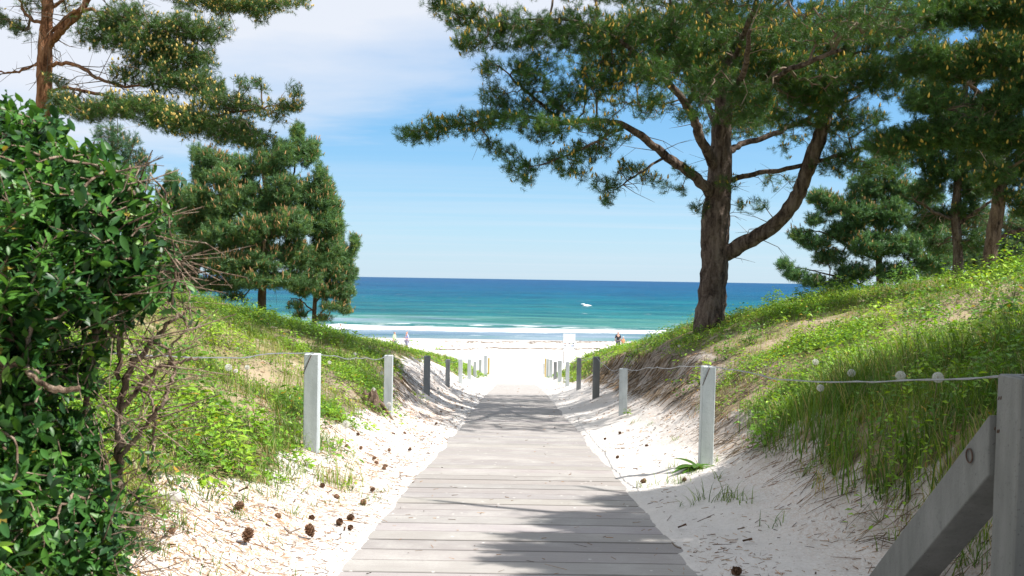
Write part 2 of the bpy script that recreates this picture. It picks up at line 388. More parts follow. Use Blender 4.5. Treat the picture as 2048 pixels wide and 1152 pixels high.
# ------------------------------------------------------------ sea
def make_sea():
    rows = np.concatenate([np.arange(99, 140, .25), np.geomspace(140, 26000, 620)])
    cols = np.concatenate([-np.geomspace(3, .85, 14)[:-1], np.linspace(-.85, .85, 420), np.geomspace(.85, 3, 14)[1:]])
    Yg = np.repeat(rows[:, None], len(cols), 1)
    Xg = cols[None]*rows[:, None]
    amp = ss(Yg, 118, 150)
    far = np.clip(500/Yg, .25, 1)
    z = .24*amp*fbm(Xg*.045+3, Yg*.20, 4)+.10*amp*fbm(Xg*.12, Yg*.45, 3)*far
    # shoaling wave lines
    for y0, h, w, k in ((124.5, .28, 2.2, .03), (132, .22, 2.0, .02), (152, .22, 3.0, .012), (176, .42, 4.0, .008), (212, .22, 5, .01)):
        yc = y0+4*fbm(Xg*k, Yg*0+y0, 3)
        z = z+h*np.exp(-((Yg-yc)/w)**2)*(.35+.9*vn(Xg*k*2+y0, Yg*0+y0))
    z = z*(1-ss(Yg, 800, 3000)*.5)
    zz = z+.012
    ny, nx = Xg.shape
    i = np.arange(ny-1)[:, None]*nx+np.arange(nx-1)[None]
    Fq = np.stack([i, i+1, i+nx+1, i+nx], -1).reshape(-1, 4)
    m, nt, b = newmat('sea_water')
    p = geo(nt); sep = N(nt, 'ShaderNodeSeparateXYZ'); nt.links.new(p, sep.inputs[0])
    wv = noise(nt, mapping(nt, p, (.03, .12, .2)), 1, 6, .68)
    wv2 = noise(nt, mapping(nt, p, (.0035, .018, .2)), 1, 7, .68)
    lg = math_(nt, 'LOGARITHM', sep.outputs[1], 10.)
    f = math_(nt, 'ADD', math_(nt, 'MULTIPLY', math_(nt, 'SUBTRACT', lg, 2.0), .5),
              math_(nt, 'ADD', math_(nt, 'MULTIPLY', math_(nt, 'SUBTRACT', wv, .5), .26), math_(nt, 'MULTIPLY', math_(nt, 'SUBTRACT', wv2, .5), .36)))
    c = ramp(nt, f, [(.02, (.20, .25, .32)), (.045, (.15, .22, .26)), (.07, (.06, .175, .155)), (.13, (.018, .125, .14)),
                     (.22, (.001, .090, .135)), (.36, (.0, .066, .142)), (.6, (.0, .052, .138)), (1., (.0, .046, .132))])
    # ripples: light and shade of tilted facets put into the colour, at three ranges of size
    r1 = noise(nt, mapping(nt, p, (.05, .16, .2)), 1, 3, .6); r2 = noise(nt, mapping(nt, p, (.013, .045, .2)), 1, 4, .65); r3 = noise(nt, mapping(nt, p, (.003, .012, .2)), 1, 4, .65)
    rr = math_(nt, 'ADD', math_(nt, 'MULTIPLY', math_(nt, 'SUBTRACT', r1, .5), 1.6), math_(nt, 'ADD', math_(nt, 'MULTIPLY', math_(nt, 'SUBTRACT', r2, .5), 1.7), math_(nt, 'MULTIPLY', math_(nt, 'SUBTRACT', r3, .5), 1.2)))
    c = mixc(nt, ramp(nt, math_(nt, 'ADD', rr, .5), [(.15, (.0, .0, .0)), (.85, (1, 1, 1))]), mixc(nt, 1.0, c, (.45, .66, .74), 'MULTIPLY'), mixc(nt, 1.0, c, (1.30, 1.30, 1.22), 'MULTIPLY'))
    # foam: breaking line, trailing lace and the edge of the wash
    fn = noise(nt, mapping(nt, p, (.16, .9, 1)), 1, 6, .68, .3); fl = noise(nt, mapping(nt, p, (.03, .02, 1)), 1, 3)
    yy = math_(nt, 'ADD', sep.outputs[1], math_(nt, 'MULTIPLY', math_(nt, 'SUBTRACT', fl, .5), 9))
    def band(y0, w): return math_(nt, 'SUBTRACT', 1.0, math_(nt, 'MULTIPLY', math_(nt, 'ABSOLUTE', math_(nt, 'SUBTRACT', yy, y0)), 1/w))
    b1 = math_(nt, 'MAXIMUM', band(121.5, 6), 0.); b2 = math_(nt, 'MAXIMUM', band(131, 8), 0.)
    b3 = math_(nt, 'MAXIMUM', band(103.2, 1.6), 0.); b4 = math_(nt, 'MAXIMUM', band(110, 3), 0.)
    s = math_(nt, 'ADD', math_(nt, 'MULTIPLY', b1, .85), math_(nt, 'MULTIPLY', b2, .30))
    s = math_(nt, 'ADD', s, math_(nt, 'ADD', math_(nt, 'MULTIPLY', b3, .2), math_(nt, 'MULTIPLY', b4, .22)))
    s = math_(nt, 'ADD', s, math_(nt, 'MULTIPLY', math_(nt, 'SUBTRACT', fn, .5), 2.4))
    foam = ramp(nt, s, [(.36, (0, 0, 0)), (.55, (1, 1, 1))])
    caps = ramp(nt, math_(nt, 'ADD', noise(nt, mapping(nt, p, (.05, .35, 1)), 1, 6, .75), math_(nt, 'MULTIPLY', wv2, .18)), [(.80, (0, 0, 0)), (.84, (1, 1, 1))])
    foam = math_(nt, 'MAXIMUM', foam, caps)
    c = mixc(nt, foam, c, (.86, .89, .90))
    nt.links.new(c, b.inputs['Base Color'])
    nt.links.new(math_(nt, 'MULTIPLY_ADD', foam, .5, .3), b.inputs['Roughness'])
    b.inputs['Specular IOR Level'].default_value = .012; b.inputs['IOR'].default_value = 1.33
    bn = noise(nt, mapping(nt, p, (.35, 1.5, 1)), 1, 6, .7)
    bump(nt, math_(nt, 'ADD', bn, math_(nt, 'MULTIPLY', foam, .3)), .8, .6, b)
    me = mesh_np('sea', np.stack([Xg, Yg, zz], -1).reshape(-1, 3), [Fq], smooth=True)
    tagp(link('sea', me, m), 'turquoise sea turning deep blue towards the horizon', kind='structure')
make_sea()

# ------------------------------------------------------------ boardwalk
def make_boardwalk():
    A = Acc(); y = .3; k = 0
    r = np.random.default_rng(5)
    while y < 56:
        w = .278; xc = cx(y)+r.normal(0, .008); hw = .95+r.normal(0, .016); t = .032; dz = r.normal(0, .0012)
        x0, x1 = xc-hw, xc+hw; y0, y1 = y, y+w; b = .004
        P = []
        for (xx, yy, z) in [(x0, y0, -t), (x1, y0, -t), (x1, y1, -t), (x0, y1, -t), (x0, y0, -b), (x1, y0, -b), (x1, y1, -b), (x0, y1, -b),
                            (x0+b, y0+b, 0), (x1-b, y0+b, 0), (x1-b, y1-b, 0), (x0+b, y1-b, 0)]:
            P.append((xx, yy, float(PZ(np.array(yy)))+EZ+z+dz))
        f = [(3, 2, 1, 0), (8, 9, 10, 11)]
        for a_, b_ in ((0, 4), (4, 8)):
            for q in range(4): f.append((a_+q, a_+(q+1) % 4, b_+(q+1) % 4, b_+q))
        v = r.uniform(.87, 1.06); cc = np.array([.415, .388, .372])*v*(1+r.normal(0, .012, 3))
        A.add(P, [f], cc); y += .300; k += 1
    for sx in (-.6, 0, .6):
        for y in np.arange(.3, 54, 3.0):
            z0 = float(PZ(np.array(y)))+EZ-.034; z1 = float(PZ(np.array(y+2.99)))+EZ-.034
            a = cx(y)+sx; b = cx(y+2.99)+sx; h = .05; w = .04
            P = [(a-w, y, z0-h), (a+w, y, z0-h), (b+w, y+2.99, z1-h), (b-w, y+2.99, z1-h), (a-w, y, z0), (a+w, y, z0), (b+w, y+2.99, z1), (b-w, y+2.99, z1)]
            A.add(P, [[(3, 2, 1, 0), (4, 5, 6, 7), (0, 1, 5, 4), (1, 2, 6, 5), (2, 3, 7, 6), (3, 0, 4, 7)]], (.12, .1, .08))
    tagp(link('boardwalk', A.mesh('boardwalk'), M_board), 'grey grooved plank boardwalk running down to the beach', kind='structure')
make_boardwalk()

# ------------------------------------------------------------ pines
def shoot_template(n, L, w, nl, seed, spread=1.05, bare=.05):
    """a shoot of unit axis Z carrying n needles"""
    r = np.random.default_rng(seed); V = []; Fc = []
    for k in range(n):
        t = bare+(1-bare)*(k+.5)/n; a = k*2.4+r.normal(0, .2)
        el = spread*(1.15-.55*t)+r.normal(0, .12)
        d = np.array([math.cos(a)*math.sin(el), math.sin(a)*math.sin(el), math.cos(el)])
        side = nrm(np.cross(d, r.normal(size=3)))
        b = np.array([0, 0, t*L]); ln = nl*r.uniform(.8, 1.15); tip = b+d*ln+np.array([0, 0, 0])
        i = len(V); V += [b-side*w*.5, b+side*w*.5, tip]; Fc.append((i, i+1, i+2))
    return np.array(V), [np.array(Fc)]
def spindle(k=5):
    V = [(0, 0, 0)]; F_ = []
    for zz, rr in ((.25, 1), (.65, .75)):
        for j in range(k): V.append((math.cos(j*2*math.pi/k)*rr, math.sin(j*2*math.pi/k)*rr, zz))
    V.append((0, 0, 1)); t = len(V)-1; tri = []; q = []
    for j in range(k):
        j2 = (j+1) % k; tri += [(0, 1+j2, 1+j), (t, 1+k+j, 1+k+j2)]; q.append((1+j, 1+j2, 1+k+j2, 1+k+j))
    return np.array(V, float), [np.array(tri), np.array(q)]
def grow(skel, targets, step=.22, r0=.0035, wander=.05, exp=.45, bias=.12, lift=.06, seed=0):
    """skel: list of (pos (n,3), rad (n,), parent index array). Greedy twig network reaching each target."""
    r = np.random.default_rng(seed)
    n0 = len(skel[0]); cap = n0+len(targets)*9+50
    pos = np.zeros((cap, 3)); par = np.full(cap, -1); pl = np.zeros(cap); ish = np.zeros(cap, bool)
    pos[:n0] = skel[0]; rs = skel[1]; n = n0
    d0 = np.array([np.min(((skel[0]-t)**2).sum(1)) for t in targets])
    ends = []
    for t in targets[np.argsort(d0)]:
        dd = np.sqrt(((pos[:n]-t)**2).sum(1)); j = int(np.argmin(dd+bias*pl[:n])); L = dd[j]
        m = max(1, int(math.ceil(L/step))); m = min(m, 8)
        a = pos[j]; pr = j; off = r.normal(0, wander*L, 3)+np.array([0, 0, lift*L])
        for k in range(1, m+1):
            s = k/m; q = a+(t-a)*s+off*math.sin(math.pi*s)+(r.normal(0, .012, 3) if k < m else 0)
            pos[n] = q; par[n] = pr; pl[n] = pl[pr]+L/m; pr = n; n += 1
        ends.append(n-1)
        if n > cap-12: break
    pos = pos[:n]; par = par[:n]
    cnt = np.zeros(n); cnt[ends] = 1
    for k in range(n-1, n0-1, -1): cnt[par[k]] += cnt[k]
    rad = r0*np.maximum(cnt, 1)**exp; rad[:n0] = rs
    idx = np.arange(n0, n); ra = np.minimum(rad[par[idx]], rad[idx]*1.35); rb = rad[idx]
    lim = rad[par[idx]]*.8; ra = np.minimum(ra, np.where(par[idx] < n0, lim, 9)); rb = np.minimum(rb, ra)
    A = pos[par[idx]]; B = pos[idx]
    e = np.array(ends); dirs = nrm(pos[e]-pos[par[e]])
    return A, B, ra, rb, pos[e], dirs
def make_pine(name, label, chains, d0, blobs, bark=M_bark, seed=0, ns=4, nn=22, sl=.14, nl=.085, nw=.0072, colr=(.035, .075, .022),
              cone=.12, conesize=(.018, .09), conecol=(.62, .43, .10), dens=1.0, dead=60, group=None, trunk_k=16, kids=None, bare=0, cvar=1.0):
    r = np.random.default_rng(seed)
    T = Acc(); sp = []; sr = []
    for ci, ch in enumerate(chains):
        p = np.array([P3(a, b, d0+c) if len(ch[0]) == 4 else np.array([a, b, c]) for a, b, c, *_ in ch]); rd = np.array([q[3] for q in ch])
        n = 10 if ci == 0 else 6
        P = catmull(p, n); Rr = np.interp(np.linspace(0, len(p)-1, len(P)), np.arange(len(p)), rd)
        if ci: # slight wander so limbs are not too smooth
            P[1:-1] += r.normal(0, .012, (len(P)-2, 3))
        if ci == 0: Rr = Rr*(1+.16*np.exp(-np.arange(len(P))/4.))
        T.add(*tube(P, Rr, trunk_k if ci == 0 else 9, True, .20 if ci == 0 else .16, seed+ci))
        sp.append(P); sr.append(Rr)
    base = sp[0][0].copy()
    root = empty(name, base); tagp(root, label, 'tree', group)
    link('trunk', T.mesh('trunk', True), bark, root)
    tg = []
    for (c, rad, n) in blobs:
        n = max(4, int(n*dens*2.7)); q = nrm(r.normal(size=(n, 3)))*r.random((n, 1))**(1/2.4)
        tg.append(c+q*np.array(rad))
    tg = np.concatenate(tg)
    gz = H(tg[:, 0], tg[:, 1]); tg = tg[tg[:, 2] > gz+.25]
    skp = np.concatenate([s[max(1, len(s)//3 if k == 0 else 1):] for k, s in enumerate(sp)]); skr = np.concatenate([s[max(1, len(s)//3 if k == 0 else 1):] for k, s in enumerate(sr)])
    A, B, ra, rb, E, D = grow((skp, skr), tg, seed=seed)
    big = ra > .012
    W = Acc()
    if big.any(): W.add(*frusta(A[big], B[big], ra[big], rb[big], 6))
    W.add(*frusta(A[~big], B[~big], ra[~big], rb[~big], 3))
    # bare dead twigs along the inner limbs
    if dead:
        k = r.integers(0, len(skp), dead); a = skp[k]; dr = nrm(r.normal(size=(dead, 3))*[1, 1, .6]+[0, 0, -.15]); L = r.uniform(.25, 1.0, dead)[:, None]
        m = a+dr*L*.5+r.normal(0, .04, (dead, 3)); e = a+dr*L+np.array([0, 0, -.1])*L+r.normal(0, .05, (dead, 3))
        rr = np.full(dead, .009); W.add(*frusta(a, m, rr, rr*.7, 4)); W.add(*frusta(m, e, rr*.7, rr*.25, 3))
        e2 = m+nrm(dr+r.normal(0, .6, (dead, 3)))*L*.5; W.add(*frusta(m, e2, rr*.5, rr*.2, 3))
    link('branches', W.mesh('branches'), M_twig, root)
    # needle shoots
    n = len(E)*ns
    pos = np.repeat(E, ns, 0)+r.normal(0, .035, (n, 3)); dr = np.repeat(D, ns, 0)*.75+r.normal(0, .6, (n, 3))+[0, 0, .5]
    dr = nrm(dr); pos = pos-dr*sl*.5
    C = Acc(); g = r.integers(0, 3, n); base_c = np.array(colr)*np.array([1.55, 1.68, 1.45])
    vv = (.72+.75*r.random(n))[:, None]*(1+.22*cvar*(fbm(pos[:, 0]*1.3+seed, pos[:, 2]*1.3+pos[:, 1], 3))[:, None])
    cc = base_c*vv; yl = r.random(n) < .10; cc[yl] = cc[yl]*[1.9, 1.35, .8]
    for v in range(3):
        tv, tf = shoot_template(nn, sl, nw, nl, seed*3+v); k = g == v
        if k.any():
            Xf, Yf, Zf = frames(dr[k], r.random(k.sum())*6.28)
            C.add(*inst(tv, tf, pos[k], Xf, Yf, Zf, r.uniform(.8, 1.2, k.sum()), cc[k]))
    link('crown', C.mesh('crown'), M_needle, root)
    if cone > 0:
        k = r.random(n) < cone*(.25+1.5*ss(fbm(pos[:, 0]*1.1+seed*3, pos[:, 2]*1.6+pos[:, 1]*.7, 2), -.15, .45)); tipp = pos[k]+dr[k]*sl*.95; m = k.sum(); up = nrm(dr[k]*.5+[0, 0, .9]+r.normal(0, .18, (m, 3)))
        Xf, Yf, Zf = frames(up); tv, tf = spindle()
        s = np.stack([np.full(m, conesize[0]), np.full(m, conesize[0]), np.full(m, conesize[1])], 1)*r.uniform(.6, 1.25, (m, 1))
        cc = np.array(conecol)*r.uniform(.65, 1.2, (m, 1)); K = Acc(); K.add(*inst(tv, tf, tipp, Xf, Yf, Zf, s, cc))
        tagp(link('young_cones', K.mesh('young_cones'), M_cone, root), kind='stuff')
    return root
def BB(d0, L, nper=.018):
    """blobs from (px,py,rx,ry,depth offset[,density])"""
    out = []
    for q in L:
        px, py, rx, ry, dd = q[:5]; de = q[5] if len(q) > 5 else 1
        d = d0+dd; s = d/F; c = P3(px, py, d); rz = max(.45, min(1.4, .5*(rx+ry)*s*1.0))
        out.append((c, (rx*s, rz, ry*s), max(6, rx*ry*nper*de)))
    return out
SUN_AZ = R(-12); SUN_EL = R(54)     # azimuth measured from +x towards +y
sdir = np.array([math.cos(SUN_EL)*math.cos(SUN_AZ), math.cos(SUN_EL)*math.sin(SUN_AZ), math.sin(SUN_EL)])
def shade_blob(sx, sy, zr, rad, n):
    """crown clump at height zr (eye-relative) whose shade falls on ground point sx, sy"""
    g = H(sx, sy); t = (zr+EZ-float(g))/sdir[2]
    return (np.array([sx, sy, float(g)])+sdir*t, rad, n)
# the big pine beside the boardwalk
T1 = [
 [(1418, 690, 0, .33), (1420, 640, 0, .31), (1425, 590, 0, .28), (1430, 520, 0, .275), (1431, 450, 0, .29), (1436, 390, 0, .26), (1441, 330, 0, .235), (1444, 250, 0, .205), (1450, 160, .1, .17), (1455, 60, .2, .14), (1450, -60, .2, .10), (1445, -200, 0, .05), (1440, -290, 0, .02)],
 [(1436, 520, 0, .15), (1470, 497, -.1, .165), (1510, 475, -.3, .16), (1555, 445, -.5, .155), (1590, 400, -.7, .15), (1610, 350, -.8, .14), (1632, 290, -.9, .145), (1652, 230, -1, .125), (1672, 160, -1, .1), (1700, 80, -1, .08), (1730, -20, -1, .06), (1740, -150, -1, .03)],
 [(1430, 395, 0, .13), (1385, 350, -.5, .105), (1340, 318, -.9, .09), (1300, 285, -1.2, .078), (1240, 247, -1.6, .06), (1180, 240, -1.8, .045), (1120, 246, -2, .035), (1040, 232, -2, .027), (940, 246, -1.6, .018), (850, 262, -1.2, .012)],
 [(1435, 345, 0, .12), (1405, 285, -.5, .10), (1388, 240, -.8, .09), (1370, 205, -1.1, .08), (1330, 158, -1.5, .065), (1285, 118, -2, .05), (1220, 70, -2.4, .04), (1140, 40, -2.6, .028), (1040, 40, -2.6, .015)],
 [(1375, 210, -1, .065), (1390, 160, -1.2, .055), (1352, 100, -1.4, .045), (1345, 30, -1.5, .03), (1330, -60, -1.5, .02)],
 [(1450, 305, 0, .08), (1490, 285, .4, .065), (1560, 262, .8, .055), (1640, 225, 1.2, .04), (1720, 190, 1.6, .025)],
 [(1455, 362, 0, .06), (1520, 345, -.3, .05), (1600, 333, -.8, .045), (1680, 310, -1, .04), (1760, 285, -1.2, .025)],
 [(1445, 250, 0, .08), (1470, 190, -2, .07), (1490, 130, -4, .05), (1500, 60, -5.5, .03)],
 [(1445, 280, 0, .08), (1410, 200, 2, .07), (1380, 130, 4, .05), (1350, 60, 5, .03)],
 [(1450, 150, 0, .07), (1520, 60, 1, .05), (1600, -20, 2, .03)],
 [(1452, 80, 0, .07), (1380, -10, 0, .05), (1280, -80, 0, .03)],
 [(1120, 238, -2, .03), (1060, 190, -2.3, .03), (1020, 150, -2.5, .02)],
 [(1250, 250, -1.6, .035), (1180, 290, -2, .025), (1080, 330, -2.2, .012)],
 [(1330, 315, -1, .03), (1280, 345, -1.2, .02), (1230, 380, -1.2, .012)],
 [(1448, 220, 0, .06), (1560, 150, -3, .05), (1680, 100, -4.5, .03)],
 [(1446, 140, 0, .06), (1400, 120, 3, .05), (1390, 150, 6, .025)], [(1446, 180, 0, .06), (1500, 40, -3, .05), (1540, -80, -5, .025)],
]
B1 = BB(21, [
 (830, 268, 42, 20, -1.3, 1.6), (880, 255, 45, 22, -1.5, 1.5), (940, 245, 45, 26, -1.7, 1.4), (985, 190, 32, 26, -2), (1020, 215, 50, 30, -2), (975, 285, 26, 10, -2), (1010, 305, 36, 16, -2.1, 1.2),
 (1050, 335, 45, 20, -2.2, 1.3), (1085, 265, 60, 22, -2), (1120, 320, 50, 22, -2), (1055, 362, 20, 8, -2.2), (1150, 345, 40, 16, -1.8), (1180, 300, 60, 24, -1.6), (1215, 372, 36, 16, -1.4, 1.3), (1215, 400, 14, 8, -1.4),
 (1260, 345, 42, 18, -1.2), (1310, 362, 30, 12, -1), (1370, 340, 30, 12, -.6, .8), (1115, 205, 70, 32, -2.2, 1.2), (1060, 150, 60, 40, -2.6, 1.2), (1180, 170, 70, 38, -2.2, 1.2), (980, 130, 30, 22, -2.8), (945, 80, 42, 30, -2.6, 1.2),
 (930, 35, 50, 28, -2.2, 1.3), (880, 8, 36, 20, -2, 1.5), (1010, 60, 60, 45, -2.5, 1.2), (1090, 70, 70, 50, -2.6, 1.3), (1170, 60, 70, 50, -2.4, 1.3), (1250, 70, 80, 50, -2, 1.4), (1240, 150, 60, 40, -2, 1.2), (1310, 205, 40, 28, -2.6, 1),
 (1340, 70, 80, 60, -1.5, 1.4), (1300, 150, 50, 32, -3, 1.2), (1400, 110, 60, 50, -2, 1.3), (1430, 160, 60, 30, -2.6, 1.3), (1400, 190, 30, 20, -3), (1470, 70, 80, 60, 0, 1.4), (1520, 130, 60, 45, -2, 1.3), (1500, 185, 55, 22, -3, 1.2), (1450, 240, 30, 20, -1.5, .8),
 (1560, 60, 80, 60, 1, 1.3), (1590, 150, 70, 45, -2, 1.3), (1620, 205, 60, 26, -2, 1.1), (1540, 225, 60, 14, -.5, .8), (1650, 70, 80, 70, -1, 1.3), (1690, 160, 70, 50, -2.5, 1.3), (1720, 240, 60, 32, -1.5, 1.2), (1690, 300, 45, 25, -1, 1), (1590, 290, 50, 24, 1, .5),
 (1500, 410, 36, 14, -.3, .8), (1450, 370, 24, 14, -.6, .9), (1560, 360, 50, 22, 0, .35), (1350, 380, 40, 12, 0, .4), (1400, 420, 22, 14, 0, .35), (1750, 60, 60, 60, -2, 1.2), (1770, 150, 50, 50, -2.5, 1.2),
 (1100, 246, 60, 16, -2.7, 1.5), (1185, 252, 50, 16, -2.6, 1.3), (1010, 242, 60, 18, -2.6, 1.4), (1230, 270, 36, 14, -2.4, 1), (1660, 250, 50, 26, -1, 1.4), (1680, 330, 60, 26, -1, 1.2), (1740, 340, 50, 26, -1.2, 1.1), (1590, 240, 60, 22, -1.2, 1), (1640, 200, 60, 30, -2, 1.2), (1380, 230, 40, 16, -3, .9), (1500, 210, 50, 24, -3, 1.2),
 # above the frame, for the full crown and its shadow
 (1450, -120, 140, 80, 0, .5), (1300, -60, 150, 60, -1, .6), (1150, -40, 120, 45, -1.5, .6), (1620, -80, 130, 70, 0, .6), (1420, 60, 160, 80, 3.5, .8), (1500, 120, 120, 60, 3.5, .7), (1350, 130, 120, 50, 4.5, .6), (1480, -20, 130, 60, -4.5, .5), (1440, -230, 90, 60, 0, .4), (1250, 210, 90, 40, 1.5, .4),
 (1620, 120, 100, 60, 3.5, .7), (1180, 120, 90, 40, 2.5, .6)], .019)
for sy in (16, 18.2, 20.4, 22.6, 24.8, 27, 29):
    for sx, zr, n in ((.7, 4.2, 60), (-.5, 5.0, 60), (-1.7, 5.8, 55), (1.9, 4.6, 50), (-3.1, 6.6, 75), (-4.3, 7.6, 80), (-5.5, 8.4, 70), (4.6, 5.8, 40)):
        if (abs(sy-22.5) < 6 or sx < 2) and not (sx < -4 and sy > 26): B1.append(shade_blob(sx+.3*math.sin(sy*3), sy+.4*math.sin(sx*5), zr+.3*math.sin(sy*7+sx), (.95, 1.15, .4), n))
make_pine('pine_tree', 'huge old pine with forked trunk and wide spreading crown right of the boardwalk', T1, 21, B1, seed=1, ns=4, nn=20, cone=.11,
          conesize=(.019, .095), dens=.74, dead=170, trunk_k=28)
# tall pine on the left with an orange trunk
T2 = [
 [(82, 640, 0, .15), (84, 500, 0, .14), (86, 350, 0, .13), (87, 200, 0, .12), (91, 90, 0, .115), (95, 0, 0, .09), (92, -120, 0, .06), (90, -260, 0, .03)],
 [(97, 92, 0, .07), (122, 62, -.1, .065), (150, 35, -.2, .06), (178, 0, -.3, .05), (210, -60, -.4, .035), (230, -130, -.5, .02)],
 [(105, 60, 0, .04), (160, 20, -.3, .03), (230, 30, -.5, .028), (300, 52, -.6, .022), (380, 72, -.6, .014), (440, 55, -.6, .01)],
 [(96, 128, 0, .035), (150, 130, -.4, .032), (200, 158, -.6, .028), (250, 172, -.7, .022), (330, 165, -.8, .014)],
 [(96, 184, 0, .03), (140, 176, -.4, .028), (200, 190, -.8, .026), (300, 215, -1.1, .024), (400, 230, -1.2, .02), (490, 222, -1.2, .015), (560, 210, -1.2, .01)],
 [(82, 122, 0, .022), (45, 140, .1, .02), (10, 145, .2, .014), (-40, 140, .3, .01)],
 [(86, 50, 0, .03), (55, 30, .2, .026), (38, 0, .3, .022), (20, -50, .4, .015)],
 [(92, 20, 0, .03), (200, -40, 0, .028), (330, -30, 0, .02), (460, 5, 0, .014), (560, 0, 0, .01)],
 [(90, -60, 0, .03), (200, -120, 1, .02), (300, -150, 1.5, .015)], [(90, -60, 0, .03), (0, -120, -1, .02), (-100, -150, -1.5, .015)],
]
B2 = BB(17, [
 (12, 40, 22, 14, .2, 1.5), (40, 62, 20, 10, .2, 1.3), (65, 15, 18, 18, 0, .8), (215, 45, 50, 22, -.5, 1.2), (260, 30, 50, 26, -.5, 1.2), (300, 72, 60, 26, -.6, 1.5), (360, 55, 55, 28, -.6, 1.5), (410, 70, 40, 20, -.6, 1.5), (445, 52, 22, 10, -.6, 1.3),
 (230, 80, 45, 26, -.5, 1.4), (300, 110, 60, 30, -.6, 1.5), (330, 165, 50, 24, -.8, 1.2), (395, 120, 40, 24, -.7, 1.3), (250, 150, 40, 22, -.7, .8), (420, 180, 36, 24, -1, 1.2), (360, 105, 45, 20, -.6, 1.4), (340, 140, 40, 20, -.7, 1.4), (380, 165, 32, 20, -.9, 1.4), (410, 155, 20, 14, -1, 1.2), (180, 75, 26, 22, -.4, 1),
 (400, 0, 80, 18, 0, 1.4), (490, 10, 60, 20, 0, 1.5), (550, 8, 45, 12, 0, 1.5), (520, 28, 22, 14, 0, 1.3), (600, 0, 16, 6, 0, 1.3), (430, 18, 22, 14, 0, 1),
 (130, 205, 36, 22, -.8, 1.6), (180, 222, 44, 24, -1, 1.6), (240, 212, 48, 26, -1.1, 1.5), (300, 222, 55, 30, -1.2, 1.5), (350, 238, 55, 30, -1.3, 1.5), (410, 250, 55, 28, -1.3, 1.6), (460, 262, 50, 30, -1.3, 1.6), (510, 280, 42, 20, -1.2, 1.6), (440, 205, 60, 22, -1.2, 1.4),
 (500, 215, 30, 14, -1.2, 1.3), (490, 172, 14, 8, -1.2, 1.3), (520, 168, 8, 10, -1.2, 1.3), (560, 215, 24, 12, -1.2, 1.4), (594, 188, 9, 22, -1.2, 1.4), (590, 215, 14, 8, -1.2, 1.4), (545, 235, 20, 8, -1.2, 1.2), (115, 160, 14, 12, -.3, .6),
 (150, 20, 30, 20, .6, .6), (200, -80, 120, 50, 0, .5), (60, -140, 120, 60, 0, .5), (330, -60, 120, 30, 0, .7), (-60, 30, 60, 40, .5, .6), (90, -240, 70, 50, 0, .5)], .028)
make_pine('pine_tree', 'tall pine with orange bark and long boughs of yellow cones at the top left', T2, 17, B2, bark=M_bark_or, seed=2, ns=3, nn=20, sl=.12, nl=.06,
          nw=.0065, cone=.36, conesize=(.0165, .055), conecol=(.68, .50, .16), dead=170, colr=(.042, .080, .028))
# bushy pines on the left dune
T3 = [
 [(524, 650, 0, .13), (524, 600, 0, .12), (526, 540, 0, .11), (532, 470, 0, .095), (535, 400, 0, .08), (528, 340, 0, .06), (548, 305, 0, .03), (572, 285, 0, .01)],
 [(530, 480, 0, .05), (470, 420, 0, .035), (430, 350, 0, .025), (420, 300, 0, .012)],
 [(532, 430, 0, .045), (580, 370, 0, .03), (595, 290, 0, .02), (596, 250, 0, .01)],
 [(526, 570, 0, .05), (470, 545, -.6, .035), (400, 545, -1, .02), (340, 560, -1, .01)],
 [(527, 560, 0, .05), (590, 535, 0, .04), (650, 480, 0, .02)],
 [(530, 450, 0, .04), (610, 420, 0, .03), (650, 350, 0, .015)],
 [(528, 520, 0, .04), (530, 480, -2, .025)], [(528, 520, 0, .04), (520, 470, 2, .025)],
]
B3 = BB(28, [
 (594, 275, 12, 22, 0, 1.6), (612, 310, 18, 26, 0, 1.4), (575, 310, 24, 24, -.4, 1.3), (545, 330, 30, 28, 0, 1.2), (640, 350, 12, 22, 0, 1.5), (505, 340, 24, 20, .4, 1), (420, 318, 16, 22, 0, 1.5), (405, 350, 22, 26, 0, 1.4), (450, 355, 28, 26, -.4, 1.2), (480, 370, 34, 24, .5),
 (400, 400, 36, 32, -.4, 1.2), (450, 410, 40, 32, -.6, 1.2), (510, 400, 40, 36, -.4, 1.1), (570, 380, 40, 36, -.5, 1.2), (620, 390, 32, 34, 0, 1.3), (652, 400, 18, 30, 0, 1.5), (385, 450, 36, 30, 0, 1.1), (440, 470, 44, 34, -.8, 1.2), (510, 460, 46, 32, -1, 1.2), (580, 450, 46, 36, -.8, 1.2), (640, 450, 34, 36, 0, 1.3),
 (672, 450, 16, 22, 0, 1.4), (400, 510, 44, 28, -.6, 1.1), (460, 530, 50, 24, -1, 1.2), (530, 520, 46, 26, -1, 1), (590, 510, 42, 30, -.6, 1.2), (650, 500, 36, 32, 0, 1.2), (360, 540, 36, 24, -.5, 1), (440, 570, 50, 14, -.6, 1), (560, 560, 40, 14, 0, .8), (340, 580, 34, 10, 0, .9), (470, 595, 36, 8, 0, .6), (596, 262, 8, 16, 0, 2.2), (625, 300, 14, 22, .3, 1.6), (560, 300, 20, 20, .3, 1.2), (470, 330, 30, 22, .6, 1.1), (395, 310, 10, 20, 0, 2), (440, 325, 12, 18, .3, 1.6), (520, 310, 16, 20, .5, 1.2), (650, 375, 16, 30, .3, 1.3), (668, 420, 14, 24, .3, 1.3), (550, 560, 50, 16, -1, 1), (600, 560, 44, 16, -.5, 1), (500, 560, 44, 18, -1.2, 1), (400, 570, 44, 14, -.8, 1), (420, 440, 50, 34, 1.2, .8), (560, 420, 60, 40, 1.4, .8), (500, 500, 60, 40, 1.4, .8)], .032)
PC = dict(cone=.14, conesize=(.017, .15), conecol=(.55, .34, .16), colr=(.064, .118, .056))
